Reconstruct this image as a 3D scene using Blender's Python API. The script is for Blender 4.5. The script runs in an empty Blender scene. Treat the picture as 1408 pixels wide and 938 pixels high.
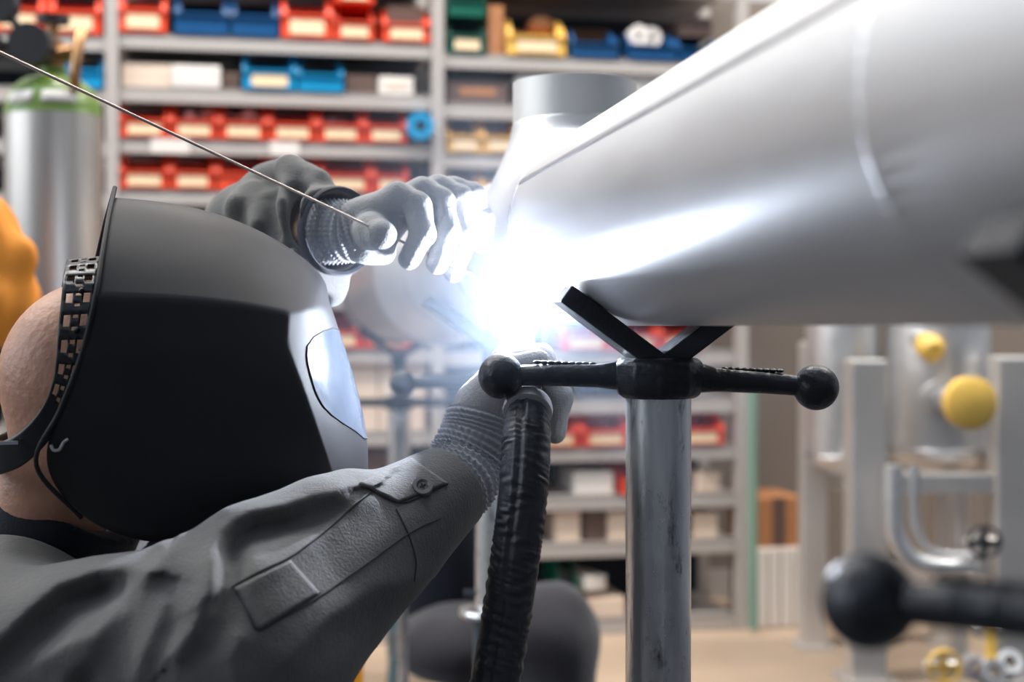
import bpy, bmesh, math, random
import numpy as np
from mathutils import Vector, Matrix

SC = bpy.context.scene
COL = SC.collection
random.seed(7)

# ------------------------------------------------------------------ camera
FPX = 50.0 / 36.0 * 1408
CAM = Vector((0.0, 0.0, 1.0))
PITCH = math.radians(0.615)
cd = bpy.data.cameras.new('camera'); cam = bpy.data.objects.new('camera', cd); COL.objects.link(cam)
cam.location = CAM
cam.rotation_euler = (math.pi / 2 - PITCH, 0, 0)
cd.lens = 50; cd.sensor_width = 36; cd.clip_start = 0.05
cd.dof.use_dof = True; cd.dof.focus_distance = 1.34; cd.dof.aperture_fstop = 3.4
cd.dof.aperture_blades = 9
SC.camera = cam

# ------------------------------------------------------------------ world, lights, exposure
SC.view_settings.view_transform = 'Standard'
SC.view_settings.look = 'None'
SC.view_settings.gamma = 1.0
SC.view_settings.use_curve_mapping = False
SC.view_settings.exposure = 0.0
w = bpy.data.worlds.new('world'); SC.world = w; w.use_nodes = True
w.node_tree.nodes['Background'].inputs[0].default_value = (0.75, 0.85, 1.0, 1)
w.node_tree.nodes['Background'].inputs[1].default_value = 0.05
YAW = math.radians(11)
UX = Vector((math.cos(YAW), math.sin(YAW), 0)); UY = Vector((-math.sin(YAW), math.cos(YAW), 0))


def room(x, y, z):
    return UX * x + UY * y + Vector((0, 0, z))


def area(name, loc, rot, sx, sy, power, color):
    d = bpy.data.lights.new(name, 'AREA'); d.shape = 'RECTANGLE'; d.size = sx; d.size_y = sy
    d.energy = power; d.color = color
    o = bpy.data.objects.new(name, d); COL.objects.link(o)
    o.location = loc; o.rotation_euler = rot
    return o


# rows of long ceiling lamps
for i, (x, y) in enumerate([(-2.6, -1.0), (0.2, -1.0), (3.0, -1.0), (-2.6, 2.3), (0.2, 2.3), (3.0, 2.3), (-2.6, 3.5), (0.2, 3.5), (3.0, 3.5)]):
    area('ceiling_lamp', room(x, y, 4.1), (0, 0, YAW), 2.2, 0.45, (10, 36, 116)[i // 3], ((0.62, 0.80, 1.0), (0.80, 0.90, 1.0), (1.0, 0.92, 0.84))[i // 3])
# unseen area lights added by the left wall to brighten the pipe's flank
for y in (0.9, 3.4):
    area('side_fill_light', room(-4.85, y, 2.6), (0, math.radians(-90), YAW), 2.3, 2.2, 64, (0.85, 0.93, 1.0))


# ------------------------------------------------------------------ helpers
def R(px, py, d):
    """point of the place at depth d along the viewing direction of the photograph's pixel"""
    x = (px - 704) / FPX * d
    y = -(py - 469) / FPX * d
    c, s = math.cos(PITCH), math.sin(PITCH)
    return CAM + Vector((x, d * c + y * s, -d * s + y * c))


def ray(px, py):
    return (R(px, py, 1.0) - CAM).normalized()


def srgb(r, g, b):
    f = lambda c: (c / 255 / 12.92) if c / 255 <= 0.04045 else ((c / 255 + 0.055) / 1.055) ** 2.4
    return (f(r), f(g), f(b), 1)


_m = {}


def mat(name, col, rough=0.5, metal=0.0, var=0.12, vscale=6.0, bump=0.0, bscale=300.0, rvar=0.1, emit=None, estr=0.0,
        aniso_stretch=None, coat=0.0, spec=0.5):
    if name in _m:
        return _m[name]
    m = bpy.data.materials.new(name); m.use_nodes = True
    nt = m.node_tree; b = nt.nodes['Principled BSDF']
    N = nt.nodes.new; L = nt.links.new
    tc = N('ShaderNodeTexCoord'); src = tc.outputs['Object']
    if aniso_stretch:
        mp = N('ShaderNodeMapping'); mp.inputs['Scale'].default_value = aniso_stretch
        L(src, mp.inputs['Vector']); src = mp.outputs['Vector']
    n = N('ShaderNodeTexNoise'); n.inputs['Scale'].default_value = vscale; n.inputs['Detail'].default_value = 6
    L(src, n.inputs['Vector'])
    mx = N('ShaderNodeMix'); mx.data_type = 'RGBA'; mx.inputs['Factor'].default_value = 0.5
    c = col if len(col) == 4 else (*col, 1)
    mx.inputs['A'].default_value = tuple(min(1, max(0, v * (1 - var))) for v in c[:3]) + (1,)
    mx.inputs['B'].default_value = tuple(min(1, max(0, v * (1 + var))) for v in c[:3]) + (1,)
    L(n.outputs['Fac'], mx.inputs['Factor']); L(mx.outputs['Result'], b.inputs['Base Color'])
    b.inputs['Metallic'].default_value = metal
    b.inputs['Specular IOR Level'].default_value = spec
    b.inputs['Coat Weight'].default_value = coat
    mr = N('ShaderNodeMapRange'); mr.inputs['To Min'].default_value = max(0.03, rough - rvar)
    mr.inputs['To Max'].default_value = min(1, rough + rvar)
    L(n.outputs['Fac'], mr.inputs['Value']); L(mr.outputs['Result'], b.inputs['Roughness'])
    if bump:
        n2 = N('ShaderNodeTexNoise'); n2.inputs['Scale'].default_value = bscale; n2.inputs['Detail'].default_value = 3
        L(src, n2.inputs['Vector'])
        bp = N('ShaderNodeBump'); bp.inputs['Strength'].default_value = bump; bp.inputs['Distance'].default_value = 0.002
        L(n2.outputs['Fac'], bp.inputs['Height']); L(bp.outputs['Normal'], b.inputs['Normal'])
    if emit:
        b.inputs['Emission Color'].default_value = (*emit, 1); b.inputs['Emission Strength'].default_value = estr
    _m[name] = m
    return m


def weave(name, col, thread=0.0016, depth=0.5, rough=0.85, var=0.2, crumple=1.3):
    """woven or knitted cloth: two crossed thread directions as fine relief"""
    m = mat(name, col, rough, 0, var, 14, 0, spec=0.25)
    nt = m.node_tree; b = nt.nodes['Principled BSDF']; N = nt.nodes.new; L = nt.links.new
    tc = N('ShaderNodeTexCoord')
    hs = []
    for a, st in (((0.5, 0.2, 0.8), (1, 1, 0.18)), ((-0.6, 0.3, -0.7), (0.18, 1, 1))):
        mp = N('ShaderNodeMapping'); mp.inputs['Rotation'].default_value = a; mp.inputs['Scale'].default_value = st
        L(tc.outputs['Object'], mp.inputs['Vector'])
        wv = N('ShaderNodeTexNoise'); wv.inputs['Scale'].default_value = 0.9 / thread; wv.inputs['Detail'].default_value = 2
        L(mp.outputs['Vector'], wv.inputs['Vector']); hs.append(wv)
    ad = N('ShaderNodeMath'); ad.operation = 'ADD'
    L(hs[0].outputs['Fac'], ad.inputs[0]); L(hs[1].outputs['Fac'], ad.inputs[1])
    bp = N('ShaderNodeBump'); bp.inputs['Strength'].default_value = depth; bp.inputs['Distance'].default_value = thread * 0.5
    cr = N('ShaderNodeTexNoise'); cr.inputs['Scale'].default_value = 95; cr.inputs['Detail'].default_value = 6; cr.inputs['Roughness'].default_value = 0.62
    L(tc.outputs['Object'], cr.inputs['Vector'])
    ml = N('ShaderNodeMath'); ml.operation = 'MULTIPLY_ADD'; ml.inputs[1].default_value = crumple
    L(cr.outputs['Fac'], ml.inputs[0]); L(ad.outputs[0], ml.inputs[2])
    L(ml.outputs[0], bp.inputs['Height']); L(bp.outputs['Normal'], b.inputs['Normal'])
    b.inputs['Sheen Weight'].default_value = 0.25
    b.inputs['Sheen Roughness'].default_value = 0.5
    return m


class MB:
    """collects shapes for ONE mesh"""
    def __init__(s):
        s.v = []; s.f = []

    def add(s, vs, fs):
        o = len(s.v); s.v += [Vector(v) for v in vs]; s.f += [tuple(i + o for i in f) for f in fs]; return s

    def box(s, c, size, mtx=None, taper=1.0):
        hx, hy, hz = size[0] / 2, size[1] / 2, size[2] / 2
        vs = []
        for z in (-hz, hz):
            t = taper if z > 0 else 1.0
            for x, y in ((-hx, -hy), (hx, -hy), (hx, hy), (-hx, hy)):
                vs.append(Vector((x * t, y * t, z)))
        if mtx: vs = [mtx @ v for v in vs]
        vs = [v + Vector(c) for v in vs]
        return s.add(vs, [(3, 2, 1, 0), (4, 5, 6, 7), (0, 1, 5, 4), (1, 2, 6, 5), (2, 3, 7, 6), (3, 0, 4, 7)])

    def tube(s, pts, rad, n=16, cap=True, squash=None):
        pts = [Vector(p) for p in pts]
        if not hasattr(rad, '__len__'): rad = [rad] * len(pts)
        rings = []; prev = None
        for i, p in enumerate(pts):
            t = (pts[min(i + 1, len(pts) - 1)] - pts[max(i - 1, 0)]).normalized()
            if prev is None:
                a = Vector((0, 0, 1)) if abs(t.z) < 0.9 else Vector((1, 0, 0))
                nrm = (a - t * a.dot(t)).normalized()
            else:
                nrm = (prev - t * prev.dot(t)).normalized()
            prev = nrm; bn = t.cross(nrm)
            rings.append([p + (nrm * math.cos(2 * math.pi * k / n) + bn * math.sin(2 * math.pi * k / n)) * rad[i] for k in range(n)])
        vs = [v for r in rings for v in r]; fs = []
        for i in range(len(pts) - 1):
            for k in range(n):
                a = i * n + k; b = i * n + (k + 1) % n
                fs.append((a, b, b + n, a + n))
        if cap:
            fs.append(tuple(range(n - 1, -1, -1))); fs.append(tuple(range((len(pts) - 1) * n, len(pts) * n)))
        return s.add(vs, fs)

    def cyl(s, p0, p1, r0, r1=None, n=24, cap=True):
        return s.tube([p0, p1], [r0, r0 if r1 is None else r1], n, cap)

    def lathe(s, prof, n=32, origin=(0, 0, 0), mtx=None, close=False):
        """prof: (radius, height) pairs turned round the local z axis"""
        vs = []
        for r, z in prof:
            for k in range(n):
                a = 2 * math.pi * k / n
                v = Vector((r * math.cos(a), r * math.sin(a), z))
                if mtx: v = mtx @ v
                vs.append(v + Vector(origin))
        fs = []; m = len(prof)
        for i in range(m if close else m - 1):
            for k in range(n):
                a = i * n + k; b = i * n + (k + 1) % n
                a2 = ((i + 1) % m) * n + k; b2 = ((i + 1) % m) * n + (k + 1) % n
                fs.append((a, b, b2, a2))
        return s.add(vs, fs)

    def ball(s, c, r, n=24, m=14, scale=(1, 1, 1)):
        prof = [(max(1e-4, r * math.sin(math.pi * i / m)), -r * math.cos(math.pi * i / m)) for i in range(m + 1)]
        mt = Matrix.Diagonal(scale)
        return s.lathe(prof, n, c, mt)

    def grid(s, rows):
        n = len(rows[0]); vs = [v for r in rows for v in r]
        return s.add(vs, [(i * n + j, i * n + j + 1, (i + 1) * n + j + 1, (i + 1) * n + j) for i in range(len(rows) - 1) for j in range(n - 1)])


def obj(name, mb, material, parent=None, smooth=True, bevel=0, subd=0, solid=0, origin=None, angle=35, seg=2):
    me = bpy.data.meshes.new(name)
    o0 = Vector(origin) if origin is not None else Vector((0, 0, 0))
    me.from_pydata([tuple(v - o0) for v in mb.v], [], mb.f)
    bm = bmesh.new(); bm.from_mesh(me); bmesh.ops.recalc_face_normals(bm, faces=bm.faces); bm.to_mesh(me); bm.free()
    me.materials.append(material)
    if smooth:
        me.shade_smooth()
        try: me.set_sharp_from_angle(angle=math.radians(angle))
        except Exception: pass
    o = bpy.data.objects.new(name, me); COL.objects.link(o)
    if parent is not None: o.parent = parent
    elif origin is not None: o.location = o0
    if solid:
        md = o.modifiers.new('solid', 'SOLIDIFY'); md.thickness = solid; md.offset = -1
    if subd:
        md = o.modifiers.new('sub', 'SUBSURF'); md.levels = subd; md.render_levels = subd
    if bevel:
        md = o.modifiers.new('bevel', 'BEVEL'); md.width = bevel; md.segments = seg; md.limit_method = 'ANGLE'
    return o


def tag(o, label, cat, group=None):
    o['label'] = label; o['category'] = cat
    if group: o['group'] = group
    return o


def struct(o):
    o['kind'] = 'structure'; return o


def thing(name, loc, label, cat, group=None, rz=0):
    o = bpy.data.objects.new(name, None); COL.objects.link(o)
    o.location = loc; o.rotation_euler = (0, 0, rz); o.empty_display_size = 0.05
    return tag(o, label, cat, group)


def spline(pts, n=8):
    """smooth curve through points (and any extra numbers riding on them)"""
    P = [np.array(p, float) for p in pts]; P = [2 * P[0] - P[1]] + P + [2 * P[-1] - P[-2]]
    out = []
    for i in range(1, len(P) - 2):
        for k in range(n):
            t = k / n
            out.append(0.5 * (2 * P[i] + (P[i + 1] - P[i - 1]) * t + (2 * P[i - 1] - 5 * P[i] + 4 * P[i + 1] - P[i + 2]) * t * t
                              + (3 * P[i] - P[i - 1] - 3 * P[i + 1] + P[i + 2]) * t ** 3))
    out.append(P[-2])
    return out


# ---- signed distance fields, meshed by surface nets: for bodies, gloves, cloth and the pipe tee
def smin(a, b, k):
    if k <= 0: return np.minimum(a, b)
    h = np.maximum(k - np.abs(a - b), 0) / k
    return np.minimum(a, b) - h * h * k * 0.25


def smax(a, b, k):
    return -smin(-a, -b, k)


def rcone(P, a, b, ra, rb):
    a = np.array(a, float); b = np.array(b, float); ba = b - a
    t = np.clip(((P - a) @ ba) / max(1e-9, ba @ ba), 0, 1)
    return np.linalg.norm(P - a - t[:, None] * ba, axis=1) - (ra + (rb - ra) * t)


def ellip(P, c, r, rot=None):
    q = P - np.array(c, float)
    if rot is not None: q = q @ np.array(rot)
    r = np.array(r, float)
    k0 = np.linalg.norm(q / r, axis=1); k1 = np.linalg.norm(q / (r * r), axis=1)
    return k0 * (k0 - 1) / np.maximum(k1, 1e-6)


def chain(P, pts, rad, k=0.0):
    d = None
    for i in range(len(pts) - 1):
        e = rcone(P, pts[i], pts[i + 1], rad[i], rad[i + 1])
        d = e if d is None else smin(d, e, k)
    return d


def wob(P, f, seed=0.0):
    x, y, z = (P * f).T
    return (np.sin(x + 1.7 * np.sin(y * 0.8 + seed) + seed) + np.sin(y * 1.1 + 1.3 * np.sin(z * 0.9 + seed * 2)) + np.sin(z * 1.2 + 1.5 * np.sin(x * 0.7 - seed))) / 3


def nets(f, lo, hi, h):
    lo = np.array(lo, float); hi = np.array(hi, float)
    n = np.ceil((hi - lo) / h).astype(int) + 1
    ax = [lo[i] + h * np.arange(n[i]) for i in range(3)]
    # only the blocks of the lattice that the surface can pass through are sampled finely
    B = 8
    nb = -(-n // B)
    bc = [lo[i] + h * (np.arange(nb[i]) * B + (B - 1) / 2) for i in range(3)]
    C = np.stack(np.meshgrid(*bc, indexing='ij'), -1).reshape(-1, 3)
    dc = f(C)
    V = np.repeat(np.repeat(np.repeat(dc.reshape(tuple(nb)), B, 0), B, 1), B, 2)
    V = np.where(V < 0, -1.0, 1.0)
    Vb = V.reshape(nb[0], B, nb[1], B, nb[2], B)
    todo = np.argwhere(np.abs(dc).reshape(tuple(nb)) < B * h * 0.87 * 1.25 + 0.012)
    off = np.stack(np.meshgrid(*[np.arange(B)] * 3, indexing='ij'), -1).reshape(-1, 3)
    for i in range(0, len(todo), 600):
        t = todo[i:i + 600]
        g = (lo + h * (t[:, None, :] * B + off[None])).reshape(-1, 3)
        val = f(g).reshape(len(t), B, B, B)
        Vb[t[:, 0], :, t[:, 1], :, t[:, 2], :] = val
    V = Vb.reshape(tuple(nb * B))[:n[0], :n[1], :n[2]]
    cs = [(a, b, c) for a in (0, 1) for b in (0, 1) for c in (0, 1)]
    sl = lambda o: V[o[0]:n[0] - 1 + o[0], o[1]:n[1] - 1 + o[1], o[2]:n[2] - 1 + o[2]]
    cnt = sum((sl(o) < 0).astype(int) for o in cs)
    cell = np.argwhere((cnt > 0) & (cnt < 8))
    idx = -np.ones(tuple(n - 1), int); idx[tuple(cell.T)] = np.arange(len(cell))
    acc = np.zeros((len(cell), 3)); num = np.zeros(len(cell))
    for o in cs:
        for d in range(3):
            if o[d]: continue
            p = list(o); p[d] = 1
            va = V[tuple((cell + o).T)]; vb = V[tuple((cell + p).T)]
            m = (va < 0) != (vb < 0)
            t = np.where(m, va / np.where(m, va - vb, 1), 0)
            q = np.array(o, float) + 0 * acc; q[:, d] = t
            acc[m] += q[m]; num[m] += 1
    vs = lo + h * (cell + acc / num[:, None])
    faces = []
    for d in range(3):
        e1, e2 = [(1, 2), (2, 0), (0, 1)][d]
        s0 = [slice(None)] * 3; s1 = [slice(None)] * 3; s0[d] = slice(0, -1); s1[d] = slice(1, None)
        A = V[tuple(s0)] < 0; B = V[tuple(s1)] < 0
        E = np.argwhere(A != B)
        E = E[(E[:, e1] > 0) & (E[:, e2] > 0) & (E[:, e1] < n[e1] - 1) & (E[:, e2] < n[e2] - 1)]
        if not len(E): continue
        g = []
        for a, b in ((-1, -1), (0, -1), (0, 0), (-1, 0)):
            q = E.copy(); q[:, e1] += a; q[:, e2] += b
            g.append(idx[tuple(q.T)])
        Q = np.stack(g, 1); flip = ~A[tuple(E.T)]
        Q[flip] = Q[flip][:, ::-1]
        faces.append(Q)
    return vs, np.concatenate(faces)


def sdf_obj(name, f, lo, hi, h, material, parent=None, origin=(0, 0, 0), relax=4):
    vs, fs = nets(f, lo, hi, h)
    # project the vertices onto the surface so that it shades smoothly
    for _ in range(2):
        d = f(vs); e = h * 0.4
        g = np.stack([f(vs + np.eye(3)[i] * e) - f(vs - np.eye(3)[i] * e) for i in range(3)], 1) / (2 * e)
        vs = vs - (d / np.maximum((g * g).sum(1), 0.1))[:, None] * g
    me = bpy.data.meshes.new(name)
    me.from_pydata((vs - np.array(origin)).tolist(), [], fs.tolist())
    me.materials.append(material); me.shade_smooth()
    o = bpy.data.objects.new(name, me); COL.objects.link(o)
    if parent is not None: o.parent = parent
    if relax:
        md = o.modifiers.new('smooth', 'SMOOTH'); md.iterations = relax; md.factor = 0.4
    return o


def hit(f, px, py, t0=0.6, lift=0.0):
    d = np.array(ray(px, py)); o = np.array(CAM); t = t0
    best = (9, t)
    for _ in range(120):
        v = f((o + d * t)[None])[0]
        if v < best[0]: best = (v, t)
        if v < 2e-4 or t > 1.9: break
        t += v * 0.8
    t = best[1]
    return Vector(o + d * (t - lift))


# ------------------------------------------------------------------ materials
M_stainless = mat('brushed_stainless', (0.70, 0.70, 0.71), 0.43, 0.82, 0.10, 22, 0.10, 40, 0.09, aniso_stretch=(1, 0.06, 1))
M_stainless_dull = mat('dull_stainless', (0.72, 0.69, 0.66), 0.42, 0.7, 0.10, 6, 0.0, rvar=0.08)
M_galv = mat('galvanised_tube', (0.68, 0.68, 0.68), 0.27, 0.85, 0.5, 30, 0.35, 90, 0.16, aniso_stretch=(1, 1, 0.25))
def spots(m, scale, lo, hi, dark, stretch):
    """dirt spots and scuffs over a material's own colour"""
    nt = m.node_tree; b = nt.nodes['Principled BSDF']; N = nt.nodes.new; L = nt.links.new
    tc = N('ShaderNodeTexCoord'); mp = N('ShaderNodeMapping'); mp.inputs['Scale'].default_value = stretch
    L(tc.outputs['Object'], mp.inputs['Vector'])
    n = N('ShaderNodeTexNoise'); n.inputs['Scale'].default_value = scale; n.inputs['Detail'].default_value = 8; n.inputs['Roughness'].default_value = 0.7
    L(mp.outputs['Vector'], n.inputs['Vector'])
    mr = N('ShaderNodeMapRange'); mr.inputs['From Min'].default_value = lo; mr.inputs['From Max'].default_value = hi
    L(n.outputs['Fac'], mr.inputs['Value'])
    src = b.inputs['Base Color'].links[0].from_socket
    mx = N('ShaderNodeMix'); mx.data_type = 'RGBA'; mx.inputs['B'].default_value = dark
    L(mr.outputs['Result'], mx.inputs['Factor']); L(src, mx.inputs['A']); L(mx.outputs['Result'], b.inputs['Base Color'])


spots(M_galv, 34, 0.56, 0.68, (0.07, 0.065, 0.06, 1), (1, 1, 0.45))
M_black_steel = mat('black_steel', (0.022, 0.025, 0.032), 0.38, 0.3, 0.4, 30, 1.0, 85, 0.15)
M_weldbead = mat('weld_bead', (0.45, 0.45, 0.47), 0.4, 1.0, 0.2, 60, 0.4, 250)
M_teal = mat('dark_teal_paint', (0.02, 0.06, 0.08), 0.4, 0.0, 0.2)
M_helmet = mat('black_helmet_plastic', (0.022, 0.022, 0.025), 0.55, 0, 0.4, 9, 0.02, 500, 0.08, spec=0.2)
M_lens = mat('lens_plate', (0.10, 0.12, 0.16), 0.12, 0, 0.3, 30, 0.15, 60, 0.06)
M_band = mat('black_headband_plastic', (0.012, 0.012, 0.014), 0.35, 0, 0.3)
M_skin = mat('skin', srgb(182, 134, 110), 0.48, 0, 0.3, 34, 0.6, 120)
M_jacket = weave('grey_work_cloth', srgb(97, 95, 93), 0.0014, 0.8, var=0.3)
M_seam = weave('dark_stitching', srgb(52, 52, 54), 0.001, 0.3)
M_trouser = weave('dark_trouser_cloth', srgb(50, 52, 58), 0.002, 0.4)
M_shirt = weave('navy_shirt_cloth', srgb(28, 31, 42), 0.0016, 0.4)
M_glove = weave('grey_knit_glove', srgb(150, 148, 148), 0.0017, 0.8)
M_cuff = weave('ribbed_cuff_knit', srgb(165, 165, 170), 0.0015, 0.4)
M_rod = mat('filler_rod_steel', (0.62, 0.52, 0.46), 0.35, 1.0, 0.05)
M_leather = mat('black_leather', (0.024, 0.027, 0.036), 0.42, 0, 0.4, 50, 1.0, 75, 0.12)
M_ceramic = mat('pink_ceramic', (0.55, 0.3, 0.25), 0.4)
M_floor = mat('workshop_floor', srgb(186, 164, 142), 0.5, 0, 0.10, 2, 0.05, 80)
M_wall = mat('workshop_wall', srgb(128, 118, 110), 0.85, 0, 0.06, 1.5)
M_wall_pale = mat('pale_wall_bounce', srgb(184, 188, 192), 0.85, 0, 0.04, 1.5)  # upper back wall, out of view, made pale to brighten the pipe's reflection
M_wall_cool = mat('blue_grey_wall_bounce', srgb(140, 148, 160), 0.85, 0, 0.05, 1.5)  # unseen walls, tinted blue so their bounce cools the shadows
M_ceiling = mat('ceiling_paint', srgb(225, 222, 216), 0.9, 0, 0.04, 1.5)
M_shelf = mat('grey_shelf_paint', srgb(176, 170, 166), 0.5, 0, 0.05)
M_shelfshade = mat('shaded_shelf_back', srgb(30, 36, 52), 0.7, 0, 0.1)  # shade inside the shelves is put into the panel's navy colour
M_red = mat('red_plastic', srgb(240, 80, 48), 0.4, 0, 0.06)
M_blue = mat('blue_plastic', srgb(0, 74, 126), 0.4, 0, 0.06)
M_sky = mat('light_blue_plastic', srgb(0, 146, 200), 0.4, 0, 0.06)
M_yellow = mat('yellow_plastic', srgb(240, 190, 90), 0.4, 0, 0.06)
M_green = mat('green_plastic', srgb(10, 92, 74), 0.4, 0, 0.06)
M_label = mat('cream_label', srgb(250, 220, 180), 0.7, 0, 0.05)
M_dark = mat('dark_void', srgb(20, 22, 30), 0.8)
M_carton = mat('brown_carton', srgb(176, 120, 78), 0.8, 0, 0.08)
M_carton_dark = mat('dark_brown_carton', srgb(96, 76, 68), 0.8, 0, 0.1)
M_cream = mat('cream_carton', srgb(226, 205, 186), 0.8, 0, 0.05)
M_white = mat('white_carton', srgb(228, 222, 216), 0.7, 0, 0.04)
M_alu = mat('cylinder_aluminium', (0.52, 0.49, 0.46), 0.42, 0.85, 0.15, 8, aniso_stretch=(14, 14, 0.3))
M_cylgreen = mat('green_cylinder_paint', srgb(104, 132, 58), 0.3, 0, 0.2, 10)
M_brass = mat('brass', (0.42, 0.24, 0.12), 0.4, 1.0, 0.15)
M_orange = mat('orange_leather', srgb(228, 140, 40), 0.75, 0, 0.2, 14, 0.3, 60)
M_rubber = mat('black_rubber', (0.018, 0.018, 0.022), 0.5, 0, 0.2)
M_capyellow = mat('yellow_cap', srgb(242, 198, 96), 0.45, 0, 0.05)
M_padding = weave('dark_padding', srgb(44, 42, 48), 0.003, 0.3)

# ------------------------------------------------------------------ the setting
def quad(name, pts, m):
    return struct(obj(name, MB().add(pts, [tuple(range(len(pts)))]), m, smooth=False))


def slab(name, x0, x1, y0, y1, z0, z1, m):
    mb = MB()
    c = room((x0 + x1) / 2, (y0 + y1) / 2, (z0 + z1) / 2)
    mb.box(c, (x1 - x0, y1 - y0, z1 - z0), Matrix.Rotation(YAW, 3, 'Z'))
    return struct(obj(name, mb, m, smooth=False))


slab('floor', -5, 5, 3.62, 5.3, -0.1, 0.0, M_floor)
slab('floor', -5, 5, -4, 3.62, -0.1, 0.0, mat('dark_grey_unseen_floor', srgb(62, 62, 66), 0.55, 0, 0.15, 2, 0.05, 80))  # unseen work area, made dark to darken the pipe's reflection
slab('ceiling', -5, 5, -4, 5.3, 4.3, 4.4, M_ceiling)
slab('wall_back', -5, 5, 5.0, 5.1, 0, 2.2, M_wall)
slab('wall_back', -5, 5, 5.0, 5.1, 2.2, 4.3, M_wall_pale)
slab('wall_right', 5, 5.1, -4, 5.1, 0, 4.3, M_wall_cool)
slab('wall_left', -5.1, -5, -4, 5.1, 0, 4.3, M_wall_cool)
slab('wall_front', -5, 5, -4.1, -4, 0, 4.3, M_wall_cool)
slab('baseboard_back', -4.99, 4.99, 4.98, 5.0, 0, 0.10, M_shelf)

# ------------------------------------------------------------------ storage rack along the back wall
P0 = Vector((-1.207, 4.3, 0))


def sh(a, b, z):
    return P0 + UX * a + UY * b + Vector((0, 0, z))


def sa(px):
    x = (px - 704) / FPX
    return (x * P0.y - P0.x) / (math.cos(YAW) - x * math.sin(YAW))


def sz(px, py):
    return 1 + (448 - py) / FPX * (P0.y + sa(px) * math.sin(YAW))


rack = thing('storage_rack', sh(0, 0, 0), 'long grey metal storage rack filled with plastic bins along the back wall', 'shelving', rz=YAW)
RA = {'far': -1.0, 'left': 0.0, 'mid': 0.991, 'right': 2.0}


def rbox(name, a0, a1, b0, b1, z0, z1, m, parent=rack, bevel=0.002):
    return obj(name, MB().box(((a0 + a1) / 2, (b0 + b1) / 2, (z0 + z1) / 2), (a1 - a0, b1 - b0, z1 - z0)), m, parent, smooth=False, bevel=bevel)


for a in RA.values():
    rbox('upright', a - 0.019, a + 0.019, -0.012, 0.025, 0, 2.4, M_shelf)
    rbox('rear_upright', a - 0.019, a + 0.019, 0.385, 0.42, 0, 2.4, M_shelf)
Z_LEFT = [2.12, 1.888, 1.726, 1.571, 1.416, 1.258, 1.10, 0.93, 0.67, 0.45, 0.25, 0.05]
Z_RIGHT = [2.12, 1.862, 1.704, 1.547, 1.39, 1.233, 1.077, 0.92, 0.763, 0.61, 0.452, 0.30, 0.05]
Z_FAR = [2.12, 1.875, 1.715, 1.56, 1.40, 1.24, 1.08, 0.9, 0.7, 0.45, 0.25, 0.05]
for (a0, a1, zs) in ((-1.0, 0.0, Z_FAR), (0.0, 0.991, Z_LEFT), (0.991, 2.0, Z_RIGHT)):
    for z in zs:
        mb = MB()
        am = (a0 + a1) / 2; wd = a1 - a0 - 0.04
        mb.box((am, 0.20, z - 0.006), (wd, 0.40, 0.012)); mb.box((am, 0.006, z - 0.024), (wd, 0.012, 0.048))
        mb.box((am, 0.394, z - 0.024), (wd, 0.012, 0.048))
        obj('shelf', mb, M_shelf, rack, smooth=False, bevel=0.002)
    rbox('back_panel', a0 + 0.02, a1 - 0.02, 0.402, 0.408, 0.02, 2.35, M_shelfshade)

_binmesh = {}


def bin_meshes():
    """unit bin: 1 wide, 1 deep, 1 high, open front, flared rims"""
    t = 0.035
    b = MB()
    b.box((0, 0.5, t / 2), (0.94, 0.96, t))
    b.box((0, 0.98, 0.5), (0.94, 0.04, 1.0))
    for s in (-1, 1):
        x0, x1 = s * 0.5, s * (0.5 - t)
        prof = [(0.0, 0.0), (1.0, 0.0), (1.0, 1.0), (0.34, 1.0), (0.05, 0.62), (0.0, 0.42)]
        vs = [(x0, y, z) for y, z in prof] + [(x1, y, z) for y, z in prof]
        n = len(prof)
        b.add(vs, [tuple(range(n)), tuple(range(2 * n - 1, n - 1, -1))] + [(i, (i + 1) % n, n + (i + 1) % n, n + i) for i in range(n)])
        # rim post at the mouth
        b.add([(s * 0.5, 0.03, 0.3), (s * 0.38, 0.03, 0.3), (s * 0.40, 0.26, 1.0), (s * 0.5, 0.30, 1.0),
               (s * 0.5, 0.10, 0.3), (s * 0.38, 0.10, 0.3), (s * 0.40, 0.33, 1.0), (s * 0.5, 0.37, 1.0)],
              [(0, 1, 2, 3), (7, 6, 5, 4), (0, 4, 5, 1), (1, 5, 6, 2), (2, 6, 7, 3), (3, 7, 4, 0)])
    b.box((0, 0.02, 0.23), (0.96, 0.05, 0.46))
    b.box((0, -0.012, 0.46), (0.98, 0.06, 0.05))
    return b


_src = bin_meshes()


def bin_(col, m, px0, px1, z, label, h=0.108, depth=0.26, card=True, cat='bin', group=None, b=-0.005, rz=0):
    a0, a1 = sa(px0), sa(px1)
    r = thing(col + '_bin', sh((a0 + a1) / 2, b, z + 0.001), label, cat, group, YAW + rz)
    r.scale = (a1 - a0 - 0.004, depth, h)
    if col not in _binmesh:
        o = obj('bin_body', _src, m, r, smooth=False); _binmesh[col] = o.data
    else:
        o = bpy.data.objects.new('bin_body', _binmesh[col]); COL.objects.link(o); o.parent = r
    if card:
        if 'card' not in _binmesh:
            o = obj('label_card', MB().box((0, -0.014, 0.23), (0.68, 0.01, 0.30)), M_label, r, smooth=False); _binmesh['card'] = o.data
        else:
            o = bpy.data.objects.new('label_card', _binmesh['card']); COL.objects.link(o); o.parent = r
    return r


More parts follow.
